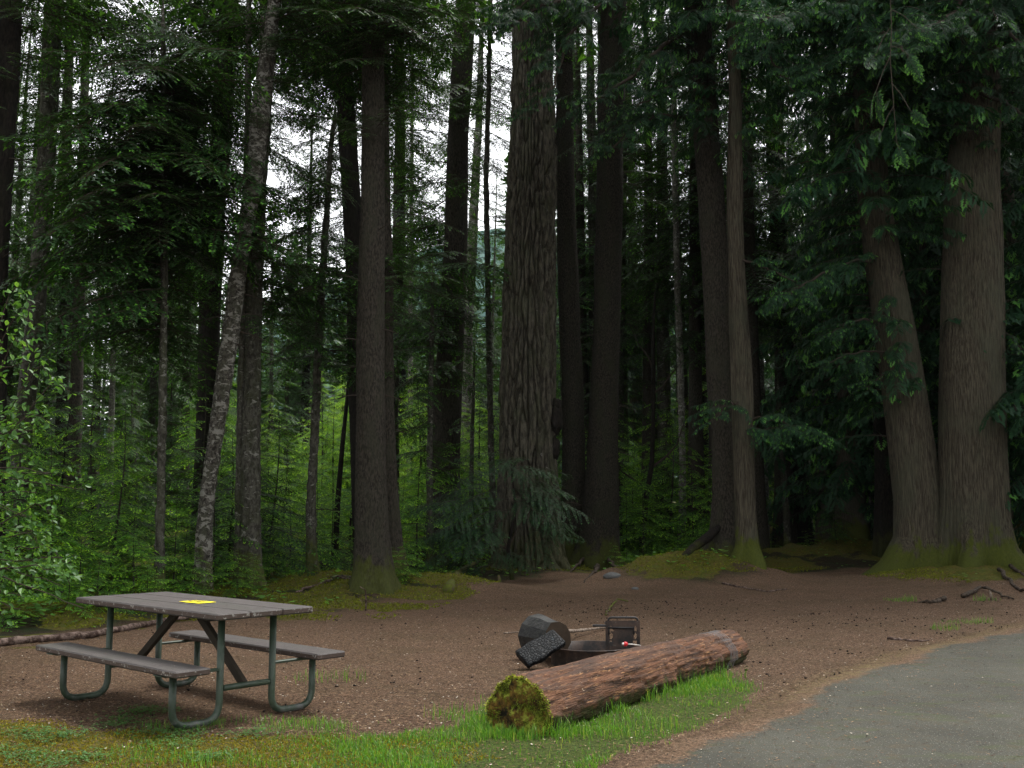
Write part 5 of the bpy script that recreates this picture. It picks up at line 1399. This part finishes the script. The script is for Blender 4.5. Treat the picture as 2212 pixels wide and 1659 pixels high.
def rough_log(name, mats, p0, p1, r0, r1, n=40, na=40, seed=0, cap=1):
    p0, p1 = np.asarray(p0, float), np.asarray(p1, float)
    d = norm(p1 - p0); a = norm(np.cross(d, [0, 0, 1.0])); u_ = np.cross(a, d)
    T, A = np.meshgrid(np.linspace(0, 1, n), np.linspace(0, 2 * np.pi, na, endpoint=False), indexing='ij')
    rr = r0 + (r1 - r0) * T + .022 * fbm(np.cos(A) * 2.2 + seed, np.sin(A) * 2.2, T * 2, 4) + .006 * fbm(np.cos(A) * 9, np.sin(A) * 9, T * 2, 3)
    V = p0 + T[..., None] * (p1 - p0) + rr[..., None] * (np.cos(A)[..., None] * a + np.sin(A)[..., None] * u_)
    V[0] -= d * (.03 * noise(np.cos(A[0]) * 2, np.sin(A[0]) * 2, seed))[:, None]
    I_ = np.arange(n * na).reshape(n, na)
    b = MB(); b.add(V.reshape(-1, 3), np.stack([I_[:-1], np.roll(I_, -1, 1)[:-1], np.roll(I_, -1, 1)[1:], I_[1:]], -1).reshape(-1, 4), 0)
    e = MB()
    for k, row, s in ((0, V[0], -1), (1, V[-1], 1)):
        c_ = row.mean(0); rings = [c_ + (row - c_) * f + d * s * .006 * (1 - f) for f in (.999, .8, .5, .2)]
        Ve = np.vstack(rings + [c_[None]]); Ie = np.arange(4 * na).reshape(4, na)
        Fe = np.stack([Ie[:-1], np.roll(Ie, -1, 1)[:-1], np.roll(Ie, -1, 1)[1:], Ie[1:]], -1).reshape(-1, 4)
        if s < 0: Fe = Fe[:, ::-1]
        tgt = e
        n0 = tgt.n; tgt.add(Ve, Fe, 0); tgt.F3.append(np.stack([np.full(na, n0 + 4 * na), n0 + Ie[3], n0 + np.roll(Ie[3], -1)], -1)[:, ::(1 if s > 0 else -1)]); tgt.m3.append(np.zeros(na))
    return b, e, V
g0 = np.array([uv_x(1146, 10.45), 10.40, 0.0])
chunk = thing('charred_log_round', 'short thick burnt log chunk tilted against the left side of the fire ring', 'log', g0)
b, e, Vc = rough_log('c', None, W(1158, 1370, 10.62), W(1204, 1380, 10.30), .205, .160, n=7, na=11, seed=4)
link('burnt_side', b.mesh('burnt_side', HBK, False, g0), chunk)
link('cut_end', e.mesh('cut_end', BCW, True, g0), chunk)
# half-round charred slab leaning on the ring
s0, s1 = W(1134, 1420, 9.80), W(1204, 1378, 9.95)
slab = thing('charred_slab', 'glossy black charred half-log slab leaning up onto the rim of the fire ring', 'log', (s0[0], s0[1], 0))
d = norm(s1 - s0); a = norm(np.cross(d, [0, 0, 1.0])); u_ = np.cross(a, d)
tl = .42 * 0 + 1
def hilt(x): return x
# cross-section: flat top turned towards the camera, rounded underside
T, A = np.meshgrid(np.linspace(-.08, 1.06, 36), np.linspace(0, 2 * np.pi, 48, endpoint=False), indexing='ij')
sq = lambda q, e: np.sign(q) * np.abs(q) ** e
X_ = .112 * sq(np.cos(A), .45); Z_ = np.where(np.sin(A) > 0, .024 * sq(np.sin(A), .45), .058 * sq(np.sin(A), .7))
tilt = R(34)
Xr, Zr = X_ * math.cos(tilt) + Z_ * math.sin(tilt) , -X_ * math.sin(tilt) + Z_ * math.cos(tilt)
rgh = 1 + .09 * fbm(np.cos(A) * 2.5, np.sin(A) * 2.5, T * 6, 4)
endt = 1 - .18 * (T > .75) * (T - .75) / .25 - .10 * noise(T * 3, 2.2)
Vs = s0 + T[..., None] * (s1 - s0) + (Xr * rgh * endt)[..., None] * a + (Zr * rgh * endt)[..., None] * u_
Is = np.arange(36 * 48).reshape(36, 48)
b = MB(); b.add(Vs.reshape(-1, 3), np.stack([Is[:-1], np.roll(Is, -1, 1)[:-1], np.roll(Is, -1, 1)[1:], Is[1:]], -1).reshape(-1, 4))
for k in (0, 35):
    n0 = b.n; b.add(Vs[k].mean(0)[None] , np.zeros((0, 4), int)); r_ = Is[k]; f_ = np.stack([np.full(48, n0), r_, np.roll(r_, -1)], -1)
    b.F3.append(f_ if k else f_[:, ::-1]); b.m3.append(np.zeros(48))
link('slab_body', b.mesh('slab_body', CHAR, True, (s0[0], s0[1], 0)), slab)

# skewer lying on the log
m = Mat('steel_wire'); m.bsdf((.50, .48, .44), .35, .5, .5); WR = m.m
m = Mat('red_plastic'); m.bsdf((.55, .012, .02), .4, .5); RD = m.m
m = Mat('white_tip'); m.bsdf((.75, .70, .66), .5, .4); WT = m.m
k0, k1, k2 = W(1350, 1391, 8.95), W(1382, 1394, 9.0), W(1393, 1402, 9.02)
sk = thing('toasting_fork', 'thin wire toasting stick with a red handle resting above the red-brown log', 'skewer', k2)
b = MB(); add_tube(b, [k0, (k0 + k1) / 2 + [0, 0, .002], k1, k1 * .4 + k2 * .6, k2, k2 + [.01, 0, -.05]], .0042, 7); link('wire', b.mesh('wire', WR, True, k2), sk)
b = MB(); dx = norm(k1 - k0)
add_tube(b, [k0 - dx * .012, k0 - dx * .002, k0 + dx * .014, k0 + dx * .026], [.010, .020, .018, .007], 10); link('handle', b.mesh('handle', RD, True, k2), sk)
b = MB(); add_tube(b, [k0 - dx * .026, k0 - dx * .020, k0 - dx * .010], [.005, .010, .009], 8); link('tip', b.mesh('tip', WT, True, k2), sk)

# ------------------------------------------------------------------ fallen wood, sticks and stones
def stick(name, label, cat, pts_, r, mat, n=8, lift=None, seed=0, jit=.015, group=None, z=None):
    rng = np.random.default_rng(seed)
    P = []
    for i, (u, v) in enumerate(pts_):
        g = G(u, v); P.append([g[0], g[1], Hs(g[0], g[1]) + (r * .7 if lift is None else lift[i])])
    P = np.array(P); k = np.linspace(0, 1, len(P)); t = np.linspace(0, 1, 22)
    P = np.stack([np.interp(t, k, P[:, i]) for i in range(3)], 1)
    P[1:-1] += rng.normal(0, jit, (20, 3)) * [1, 1, .3]
    o = link(name, None)
    b = MB(); rr = np.linspace(r, r * .55, 22) * (1 + .12 * rng.normal(0, 1, 22))
    add_tube(b, P, rr, n)
    o = link(name, b.mesh(name, mat, True, P[0]), None, P[0])
    tag(o, label, cat, group)
    return o
_link0 = link
m = Mat('pale_dead_wood'); g = m.noise(m.coord((3, 3, 3), 'Object'), 6, 5, .7)
m.bsdf(m.mix(m.ramp(g, .35, .65), (.085, .060, .042), (.24, .19, .15)), .8, .2, 0, m.bump(g, .006)); DW = m.m
m = Mat('mossy_dead_wood'); vo = m.coord((1, 1, 1), 'Object'); g = m.noise(vo, 7, 5, .7)
m.bsdf(m.mix(m.ramp(g, .42, .56), (.075, .055, .038), m.mix(m.noise(vo, 30, 3), (.045, .055, .010), (.11, .13, .02))), .9, .1, 0, m.bump(g, .012)); MDW = m.m
m = Mat('lichen_branch'); g = m.noise(m.coord((1, 1, 1), 'Object'), 12, 5, .75)
m.bsdf(m.mix(m.ramp(g, .42, .60), (.035, .020, .014), (.16, .115, .095)), .85, .2, 0, m.bump(g, .010)); LBR = m.m
link = lambda name, me, parent=None, loc=None: _link0(name, me, parent, loc) if not (me is None and name in STK) else None
STK = {'fallen_branch', 'dead_stick', 'fallen_log', 'surface_root'}
stick('fallen_branch', 'long thin barked pole lying on the ground behind the picnic table', 'branch', [(-60, 1406), (30, 1391), (80, 1388), (180, 1378), (260, 1364), (345, 1348), (430, 1336)], .052, LBR, 10, seed=1)
stick('dead_stick', 'pale broken stick pointing away from the fire ring between ring and grate', 'stick', [(1225, 1390), (1262, 1374), (1310, 1362)], .022, DW, 8, [.12, .06, .03], seed=2, jit=.006)
stick('dead_stick', 'curved mossy stick arching on the ground behind the grate', 'stick', [(1308, 1330), (1318, 1318), (1336, 1306), (1356, 1303)], .018, MDW, seed=3, lift=[.01, .05, .07, .02], jit=.008)
stick('dead_stick', 'thin reddish twig lying beside the asphalt, knobby at its right end', 'stick', [(1918, 1380), (1960, 1384), (1990, 1386), (2006, 1384)], .016, LBR, seed=4, jit=.008)
stick('dead_stick', 'short pale stick left of the charred log chunk', 'stick', [(1088, 1370), (1110, 1368), (1132, 1366)], .010, DW, seed=5, jit=.004)
stick('fallen_log', 'mossy broken log end sticking out of the moss under the bluish-green shrub', 'log', [(968, 1288), (985, 1268), (1004, 1250), (1030, 1234)], .085, MDW, 12, [.05, .10, .13, .15], seed=6, jit=.01)
stick('fallen_log', 'pale fallen birch-like trunk lying behind the mossy mound on the right, the upper one', 'log', [(1640, 1172), (1700, 1174), (1770, 1172), (1830, 1176)], .16, B_PAL, 12, [.2, .2, .2, .2], seed=7, jit=.02)
stick('fallen_log', 'shorter yellowish fallen trunk lying just below the pale one right of the mound', 'log', [(1645, 1186), (1690, 1190), (1738, 1192)], .13, DW, 12, [.15, .15, .15], seed=8, jit=.015)
stick('fallen_log', 'thin white fallen stem lying left of the mossy mound', 'log', [(1332, 1196), (1380, 1190), (1450, 1178), (1490, 1178)], .09, B_PAL, 10, [.15, .15, .15, .15], seed=9, jit=.015)
stick('fallen_log', 'mossy green log slanting up behind the small crooked forked tree', 'log', [(1420, 1150), (1450, 1146), (1500, 1142)], .15, MDW, 10, [.3, .5, .8], seed=10)
stick('fallen_log', 'thin fallen stem low between the tall brown trunk and the bluish-green shrub', 'log', [(850, 1228), (880, 1222), (930, 1216)], .08, DW, 10, [.12, .12, .12], seed=12)
stick('surface_root', 'thin root crossing the soil below the mossy mound', 'root', [(1560, 1276), (1600, 1279), (1660, 1284), (1700, 1280)], .018, LBR, seed=13)
stick('surface_root', 'snaking dead branch on the moss right of the picnic table', 'branch', [(640, 1292), (690, 1284), (730, 1277), (760, 1284), (776, 1281)], .022, LBR, seed=14)
link = _link0
for (u, v, h, r_, lab, mm) in ((2141, 1300, .16, .020, 'short pale broken sapling stake stuck in the soil below the cedar roots', DW), (1078, 1264, .16, .035, 'small mossy broken stub at the edge of the moss before the huge fir', MDW), (820, 1216, .42, .05, 'jagged pale splinter stub left of the tall straight brown trunk', DW), (790, 1318, .34, .012, 'thin dark upright twig in the soil in front of the tall brown trunk', LBR)):
    g = G(u, v); z0 = Hs(g[0], g[1])
    b = MB(); add_tube(b, [(0, 0, -.05), (.004, 0, h * .5), (-.01, 0, h * .85), (-.015 if h < .3 else -.09, 0, h)], [r_ * 1.2, r_, r_ * .8, r_ * .35], 9)
    o = link('broken_stub', b.mesh('broken_stub', mm, True), None, (g[0], g[1], z0)); tag(o, lab, 'stub')
def stone(u, v, s, lab, seed):
    g = G(u, v)
    th_, ph_ = np.meshgrid(np.linspace(0, 2 * np.pi, 28, endpoint=False), np.linspace(.03, np.pi - .03, 18))
    D = np.stack([np.sin(ph_) * np.cos(th_), np.sin(ph_) * np.sin(th_), np.cos(ph_)], -1)
    Vb = D * (1 + .22 * fbm(D[..., 0] * 1.6 + seed, D[..., 1] * 1.6, D[..., 2] * 1.6, 4))[..., None] * s
    Ib = np.arange(28 * 18).reshape(18, 28)
    b = MB(); b.add(Vb.reshape(-1, 3), np.stack([Ib[:-1], np.roll(Ib, -1, 1)[:-1], np.roll(Ib, -1, 1)[1:], Ib[1:]], -1).reshape(-1, 4)[:, ::-1])
    o = link('stone', b.mesh('stone', STN, True), None, (g[0], g[1], Hs(g[0], g[1]) + s[2] * .3)); tag(o, lab, 'stone')
m = Mat('grey_stone'); g = m.noise(m.coord((1, 1, 1), 'Object'), 14, 5, .7)
m.bsdf(m.mix(g, (.045, .046, .044), (.14, .14, .135)), .85, .2, 0, m.bump(g, .008)); STN = m.m
stone(1322, 1267, (.17, .12, .075), 'grey stone half buried at the back of the clearing below the scaly trunk', 1)
stone(1372, 1278, (.07, .05, .03), 'small stone on the soil at the left foot of the mossy mound', 2)

# hanging vine twig with one cedar frond
vp = np.array([W(1922, -30, 14.5), W(1926, 60, 14.5), W(1923, 130, 14.45), W(1930, 220, 14.4), W(1936, 300, 14.4), W(1940, 318, 14.4)])
C = Crown(); rg = np.random.default_rng(5)
fr = []
for (u, v, az, pt, s_) in ((1940, 318, -70, -68, .75), (1903, 284, 200, -25, .62), (1905, 285, 215, -48, .55), (1962, 118, -40, -70, 1.0), (1960, 122, -80, -60, .9), (1966, 238, -30, -50, .75), (1892, 118, 210, -45, 1.0), (1892, 198, 210, -58, 1.1), (1894, 200, 250, -50, .9), (1978, 58, -30, -40, .9), (1925, 215, 200, -40, .6), (1896, 222, 250, -70, .8), (1948, 285, -10, -25, .5)):
    C.branch('frond', rg, W(u, v, 14.4), R(az), R(pt), s_, rg.normal(0, .3) + 1.2, tint=1.0)
C.wood(vp, [.007, .006, .005, .005, .004, .003], 5)
for (a_, b_) in (((1925, 100), (1962, 118)), ((1926, 180), (1966, 238)), ((1930, 230), (1905, 284)), ((1924, 120), (1892, 198)), ((1922, 60), (1892, 118)), ((1924, 20), (1978, 58))):
    C.wood(np.array([W(*a_, 14.45), W((a_[0] + b_[0]) / 2, (a_[1] + b_[1]) / 2 - 6, 14.45), W(*b_, 14.4)]), [.006, .005, .004], 4)
hv = thing('hanging_cedar_twig', 'long thin cedar twig hanging down with light green fronds, left of the massive cedar', 'twig', vp[0])
link('fronds', C.mesh('fronds', L_CED, vp[0], L_TWP), hv)
# ------------------------------------------------------------------ grass, moss, litter
def blades(n, region, hmin, hmax, w_, seed, dens=None, vr=(5.6, 16), ur=(-9, 10)):
    rng = np.random.default_rng(seed)
    out = []
    x = rng.uniform(ur[0], ur[1], n); y = rng.uniform(vr[0], vr[1], n)
    P = np.stack([x, y], 1)
    k = sdist(P, region) + .15 * fbm(x * 4, y * 4, 14) > 0
    if dens is not None: k &= dens(x, y) > rng.random(n)
    x, y = x[k], y[k]; n = len(x)
    h = rng.uniform(hmin, hmax, n) * (1 + .6 * noise(x * 3, y * 3, 9))
    az = rng.uniform(0, 6.28, n); ln = rng.uniform(.1, .8, n)
    s = np.stack([-np.sin(az), np.cos(az), np.zeros(n)], 1) * (w_ * rng.uniform(.6, 1.3, n))[:, None] / 2
    d = np.stack([np.cos(az), np.sin(az), np.zeros(n)], 1)
    b0 = np.stack([x, y, H(x, y) - .004], 1); up = np.array([0, 0, 1.0])
    m1 = b0 + up * (h * .55)[:, None] + d * (h * ln * .25)[:, None]
    tp = b0 + up * (h * (1 - .25 * ln))[:, None] + d * (h * ln * .8)[:, None]
    V = np.stack([b0 - s, b0 + s, m1 + s * .8, m1 - s * .8, tp], 1).reshape(-1, 3)
    B = np.arange(n)[:, None] * 5
    t = np.where(rng.random(n) < .10, 1.6, rng.random(n))
    return V, B + [0, 1, 2, 3], B + [3, 2, 4], np.repeat(t, 5)
def logd(x, y):
    d = sdist(np.stack([x, y], 1), [A0[:2], A1[:2]], False)
    return d
gp = []
gp.append(blades(15000, GRASS, .08, .18, .004, 22, lambda x, y: .8 * (fbm(x * 4, y * 4, 56) > .12) * np.exp(-((logd(x, y) - .26) / .10) ** 2), (6.8, 10), (-.6, 2.2)))
gp.append(blades(150000, GRASS, .022, .055, .0045, 1, lambda x, y: .06 + .94 * np.clip(fbm(x * 1.8, y * 1.8, 50) * 2.2 + .25 + .5 * fbm(x * 7, y * 7, 58), 0, 1), (5.6, 11.5), (-2, 3.6)))
gp.append(blades(60000, GRASS, .03, .10, .0045, 2, lambda x, y: np.clip(fbm(x * 3, y * 3, 55) * 2.4 + .35 - .25 * (y > 9), 0, 1) * np.exp(-((logd(x, y) - .27) / .16) ** 2) * (logd(x, y) > .20), (6.8, 10), (-.6, 2.2)))
gp.append(blades(90000, MOSS_FRONT, .018, .05, .004, 3, lambda x, y: np.clip(fbm(x * 2.2, y * 2.2, 51) * 1.6 - .05, 0, .4), (5.6, 9.2), (-4.6, .6)))
TG = [GX(*p) for p in ((560, 1550), (700, 1560), (820, 1562), (960, 1580), (960, 1659), (400, 1700), (330, 1570), (430, 1560))]
gp.append(blades(60000, TG, .025, .085, .004, 4, lambda x, y: np.clip(fbm(x * 2.2, y * 2.2, 52) * 1.8 + .10, 0, .6), (5.6, 9.2), (-4, .6)))
for (cx_, cy_, r_, n_) in ((1565, 1432, .12, 160), (2135, 1300, .12, 90), (1942, 1299, .14, 120), (700, 1468, .2, 60), (1330, 1580, .25, 420), (1095, 1545, .3, 500), (2090, 1346, .16, 120), (2050, 1360, .12, 80)):
    g = G(cx_, cy_)
    gp.append(blades(n_ * 4, [(g[0] + 2 * r_ * math.cos(a), g[1] + r_ * 1.4 * math.sin(a)) for a in np.linspace(0, 6, 7)], .03, .11, .004, int(cx_), lambda x, y: .8 + 0 * x, (g[1] - 2 * r_, g[1] + 2 * r_), (g[0] - 2 * r_, g[0] + 2 * r_)))
fp = A0 - LAX * .20                       # the rank tuft in front of the cut end of the log
gp.append(blades(5200, [(fp[0] + .46 * math.cos(a), fp[1] + .17 * math.sin(a)) for a in np.linspace(0, 6, 12)], .04, .15, .0042, 91, lambda x, y: (.08 + .6 * (fbm(x * 7, y * 7, 57) > 0)) * np.exp(-((x - fp[0]) / .34) ** 2 - ((y - fp[1] - .05) / .13) ** 2), (fp[1] - .25, fp[1] + .2), (fp[0] - .45, fp[0] + .45)))
V, F4, F3, T_, o_ = [], [], [], [], 0
for (a, b_, c_, t) in gp:
    V.append(a); F4.append(b_ + o_); F3.append(c_ + o_); T_.append(t); o_ += len(a)
gr_ = link('grass', mesh('grass', np.concatenate(V), [np.concatenate(F4), np.concatenate(F3)], L_GRS, None, {'tint': np.concatenate(T_)}, False))
tag(gr_, 'short green grass along the red-brown log and below the picnic table', 'grass', None, 'stuff')
# moss tufts: front lawn and mounds
rg = np.random.default_rng(60)
n = 70000
x = np.concatenate([rg.uniform(-4.6, .8, n), rg.uniform(-8, 8, n)]); y = np.concatenate([rg.uniform(5.5, 9.3, n), rg.uniform(13, 24, n)])
P = np.stack([x, y], 1)
k = np.where(y < 12, (sdist(P, MOSS_FRONT) + .35 * fbm(x * 1.6, y * 1.6, 11) > .02) & (rg.random(2 * n) < .8), False)
mm_ = np.zeros(len(x))
for (mx, my, rx, ry, h) in MOUNDS: mm_ = np.maximum(mm_, np.exp(-(((x - mx) / rx) ** 2 + ((y - my) / ry) ** 2) * 1.1) * (h > .1))
k |= (y > 12) & ((mm_ > .36) | ((sdist(P, MOSS_BACK) > .1) & (fbm(x * 1.1, y * 2.2, 21) > -.1)))
x, y = x[k], y[k]; n = len(x)
sz = np.where(y > 12, 2.2, 1.0)
az = rg.uniform(0, 6.28, n); d = norm(np.stack([np.cos(az), np.sin(az), rg.uniform(.2, 1.6, n)], 1))
s = norm(np.cross(d, rg.normal(0, 1, (n, 3)))) * .0055 * sz[:, None]
b0 = np.stack([x, y, H(x, y) + .002], 1)
V = np.stack([b0 - s, b0 + s, b0 + d * (rg.uniform(.008, .022, n) * sz)[:, None]], 1).reshape(-1, 3)
ms = link('moss_carpet', mesh('moss_carpet', V, np.arange(3 * n).reshape(-1, 3), [L_MOS, L_MOD], y > 12, {'tint': np.repeat(rg.random(n) * 1.3, 3)}, False))
tag(ms, 'yellow-green moss carpet in the foreground and over the mounds', 'moss', None, 'stuff')
# clover
pt = [(60, 1585), (100, 1600), (60, 1640), (20, 1630), (280, 1560), (330, 1585), (400, 1590), (440, 1640), (330, 1540), (250, 1570), (150, 1590), (120, 1655), (200, 1640), (540, 1590), (390, 1610), (300, 1540)]
LVc, tn = [], []
for (u, v) in pt:
    g = G(u, v); nn_ = 110
    x = g[0] + rg.normal(0, .10, nn_); y = g[1] + rg.normal(0, .08, nn_)
    for i in range(nn_):
        c_ = np.array([x[i], y[i], rg.uniform(.012, .04)]); a0 = rg.uniform(0, 6.28); r_ = rg.uniform(.007, .013)
        for q in range(3):
            a = a0 + q * 2.094; d = np.array([math.cos(a), math.sin(a), .25 * rg.normal()]); s = np.array([-d[1], d[0], .15 * rg.normal()])
            LVc.append(np.stack([c_, c_ + d * r_ * .8 + s * r_ * .6, c_ + d * r_ * 1.5, c_ + d * r_ * .8 - s * r_ * .6])); tn.append(rg.random())
LVc = np.concatenate(LVc)
mcl = leaf_mat('clover_leaves', (.040, .110, .022), (.085, .20, .045), (.15, .3, .08), .3, .5, .3)
cl = link('clover', mesh('clover', LVc, np.arange(len(LVc)).reshape(-1, 4), mcl, None, {'tint': np.repeat(tn, 4)}, False))
tag(cl, 'patches of small clover leaves in the moss at the front left', 'clover', None, 'stuff')
# sprig by the cedar foot
g = G(2085, 1282); LVc = []
for i in range(26):
    c_ = np.array([g[0] + rg.normal(0, .12), g[1] + rg.normal(0, .1), Hs(g[0], g[1]) + rg.uniform(.06, .22)]); a = rg.uniform(0, 6.28); d = np.array([math.cos(a), math.sin(a), .1]); s = np.array([-d[1], d[0], .1]); L = rg.uniform(.05, .09)
    LVc.append(np.stack([c_, c_ + d * L * .5 + s * L * .4, c_ + d * L, c_ + d * L * .5 - s * L * .4]))
LVc = np.concatenate(LVc) - [g[0], g[1], 0]
sp_ = link('seedling', mesh('seedling', LVc, np.arange(len(LVc)).reshape(-1, 4), L_BRD, None, {'tint': np.full(len(LVc), 1.6)}, False), None, (g[0], g[1], 0))
tag(sp_, 'little bright green seedling in the hollow between the roots of the massive cedar', 'plant')

# litter: needles and chips on the soil, fir cones, pale petals
m = Mat('litter_bits'); t = m.attr('tint')
cr_ = m.n('ShaderNodeValToRGB'); m.l(t, cr_.inputs[0])
el = cr_.color_ramp.elements
el[0].color = (.008, .006, .005, 1); el[0].position = 0
el[1].color = (.55, .50, .42, 1); el[1].position = 1
for p, c_ in ((.25, (.030, .018, .012)), (.5, (.085, .045, .028)), (.78, (.17, .10, .055)), (.92, (.26, .19, .11))):
    e_ = el.new(p); e_.color = (*c_, 1)
m.bsdf(cr_.outputs[0], .85, .2); LIT = m.m
n = 200000
y = 5.6 + 13 * rg.random(n) ** 1.25; x = uv_x(rg.uniform(-60, 2280, n), y)
P = np.stack([x, y], 1)
rdl = sdist(P, ROAD_POLY)
k = (sdist(P, FOREST_POLY) < .3) & ((rdl < .05) | (rg.random(n) < .18 * np.exp(-np.clip(rdl, 0, 9) / .5) + .035))
k &= (sdist(P, GRASS) < 0) | (rg.random(n) < .25)
k &= (sdist(P, MOSS_FRONT) < 0) | (rg.random(n) < .22)
x, y, rdl = x[k], y[k], rdl[k]; n = len(x)
az = rg.uniform(0, 6.28, n); d = np.stack([np.cos(az), np.sin(az), rg.normal(0, .10, n)], 1); s = norm(np.cross(d, [0, 0, 1.0]))
L = rg.uniform(.010, .036, n); wd = rg.uniform(.0016, .005, n); chip = rg.random(n) < .25
wd = np.where(chip, rg.uniform(.005, .013, n), wd); L = np.where(chip, rg.uniform(.006, .016, n), L)
b0 = np.stack([x, y, H(x, y) + .010 * fbm(x * 4, y * 4, 0, 3) * (1 - sstep(rdl, -.1, .1)) + np.where(rdl > -.15, .020, .005) + .003], 1)
V = np.stack([b0 - d * (L / 2)[:, None] - s * wd[:, None] / 2, b0 - d * (L / 2)[:, None] + s * wd[:, None] / 2, b0 + d * (L / 2)[:, None] + s * wd[:, None] / 2, b0 + d * (L / 2)[:, None] - s * wd[:, None] / 2 + [0, 0, .002]], 1).reshape(-1, 3)
# a little of it lies on the table and its benches
q = 620
tx = rg.uniform(-1.0, 1.0, q); which = rg.integers(0, 5, q)
ty = np.where(which < 3, rg.uniform(-.385, .385, q), np.where(which == 3, -.5595, .5595) + rg.uniform(-.12, .12, q))
tz = np.where(which < 3, .7622, .4215)
c0_, s0_ = math.cos(-.7358), math.sin(-.7358)
bt = np.stack([-2.4326 + tx * c0_ - ty * s0_, 8.0642 + tx * s0_ + ty * c0_, tz], 1)
az = rg.uniform(0, 6.28, q); d = np.stack([np.cos(az), np.sin(az), 0 * az], 1); s = np.cross(d, [0, 0, 1.0]); L2 = rg.uniform(.006, .022, q)[:, None] / 2; w2 = rg.uniform(.001, .003, q)[:, None] / 2
V = np.concatenate([V, np.stack([bt - d * L2 - s * w2, bt - d * L2 + s * w2, bt + d * L2 + s * w2, bt + d * L2 - s * w2], 1).reshape(-1, 3)])
chip = np.concatenate([chip, rg.random(q) < .15]); n = n + q
tl_ = np.where(chip, np.where(rg.random(n) < .12, rg.uniform(.90, 1, n), rg.uniform(0, .85, n)), rg.uniform(.2, .9, n))
lit = link('forest_litter', mesh('forest_litter', V, np.arange(4 * n).reshape(-1, 4), LIT, None, {'tint': np.repeat(tl_, 4)}, False))
tag(lit, 'brown conifer needles, bark chips and petals strewn over the soil', 'litter', None, 'stuff')
n = 3600
y = 7.6 + 9.5 * rg.random(n) ** .9; x = uv_x(rg.uniform(-50, 2280, n), y)
P = np.stack([x, y], 1)
k = (sdist(P, FOREST_POLY) < .1) & (sdist(P, ROAD_POLY) < .0) & (sdist(P, GRASS) < 0) & (rg.random(n) < .25 + .75 * (x > .5)) & (fbm(x * 1.1, y * 1.1, 77) * 1.6 + .35 > rg.random(n))
x, y = x[k], y[k]; n = len(x)
th_, ph_ = np.meshgrid(np.linspace(0, 2 * np.pi, 7, endpoint=False), np.linspace(0, np.pi, 5))
S = np.stack([1.6 * np.cos(ph_), np.sin(ph_) * np.cos(th_), np.sin(ph_) * np.sin(th_)], -1).reshape(-1, 3)
Ib = np.arange(35).reshape(5, 7); SF = np.stack([Ib[:-1], np.roll(Ib, -1, 1)[:-1], np.roll(Ib, -1, 1)[1:], Ib[1:]], -1).reshape(-1, 4)
az = rg.uniform(0, 6.28, n); sz = rg.uniform(.0045, .0085, n)
ca, sa = np.cos(az), np.sin(az)
V = np.stack([S[None, :, 0] * ca[:, None] - S[None, :, 1] * sa[:, None], S[None, :, 0] * sa[:, None] + S[None, :, 1] * ca[:, None], np.broadcast_to(S[None, :, 2], (n, 35))], -1) * sz[:, None, None]
V = V * (1 + .25 * rg.normal(0, 1, V.shape[:2])[..., None]) + np.stack([x, y, H(x, y) + .012], 1)[:, None, :]
co = link('cone_litter', mesh('cone_litter', V.reshape(-1, 3), (SF[None] + (np.arange(n) * 35)[:, None, None]).reshape(-1, 4), LIT, None, {'tint': np.repeat(rg.uniform(0, .22, n), 35)}, True))
tag(co, 'small dark hemlock cones scattered over the brown soil', 'cones', None, 'stuff')
# thin damp air that fades the far trees and the ridge
b = MB(); box(b, (0, 440, 34), (590, 500, 37))
hm = bpy.data.materials.new('haze_air'); hm.use_nodes = True; ht = hm.node_tree; ht.nodes.clear()
ho = ht.nodes.new('ShaderNodeOutputMaterial'); hp = ht.nodes.new('ShaderNodeVolumePrincipled')
hp.inputs['Density'].default_value = .00007; hp.inputs['Color'].default_value = (.80, .91, .97, 1)
ht.links.new(hp.outputs[0], ho.inputs['Volume'])
hz_ = link('haze', b.mesh('haze', hm, False)); tag(hz_, 'thin pale air between the far trees', 'haze', None, 'stuff')
print('script done', round(time.time() - T0, 1), 's')
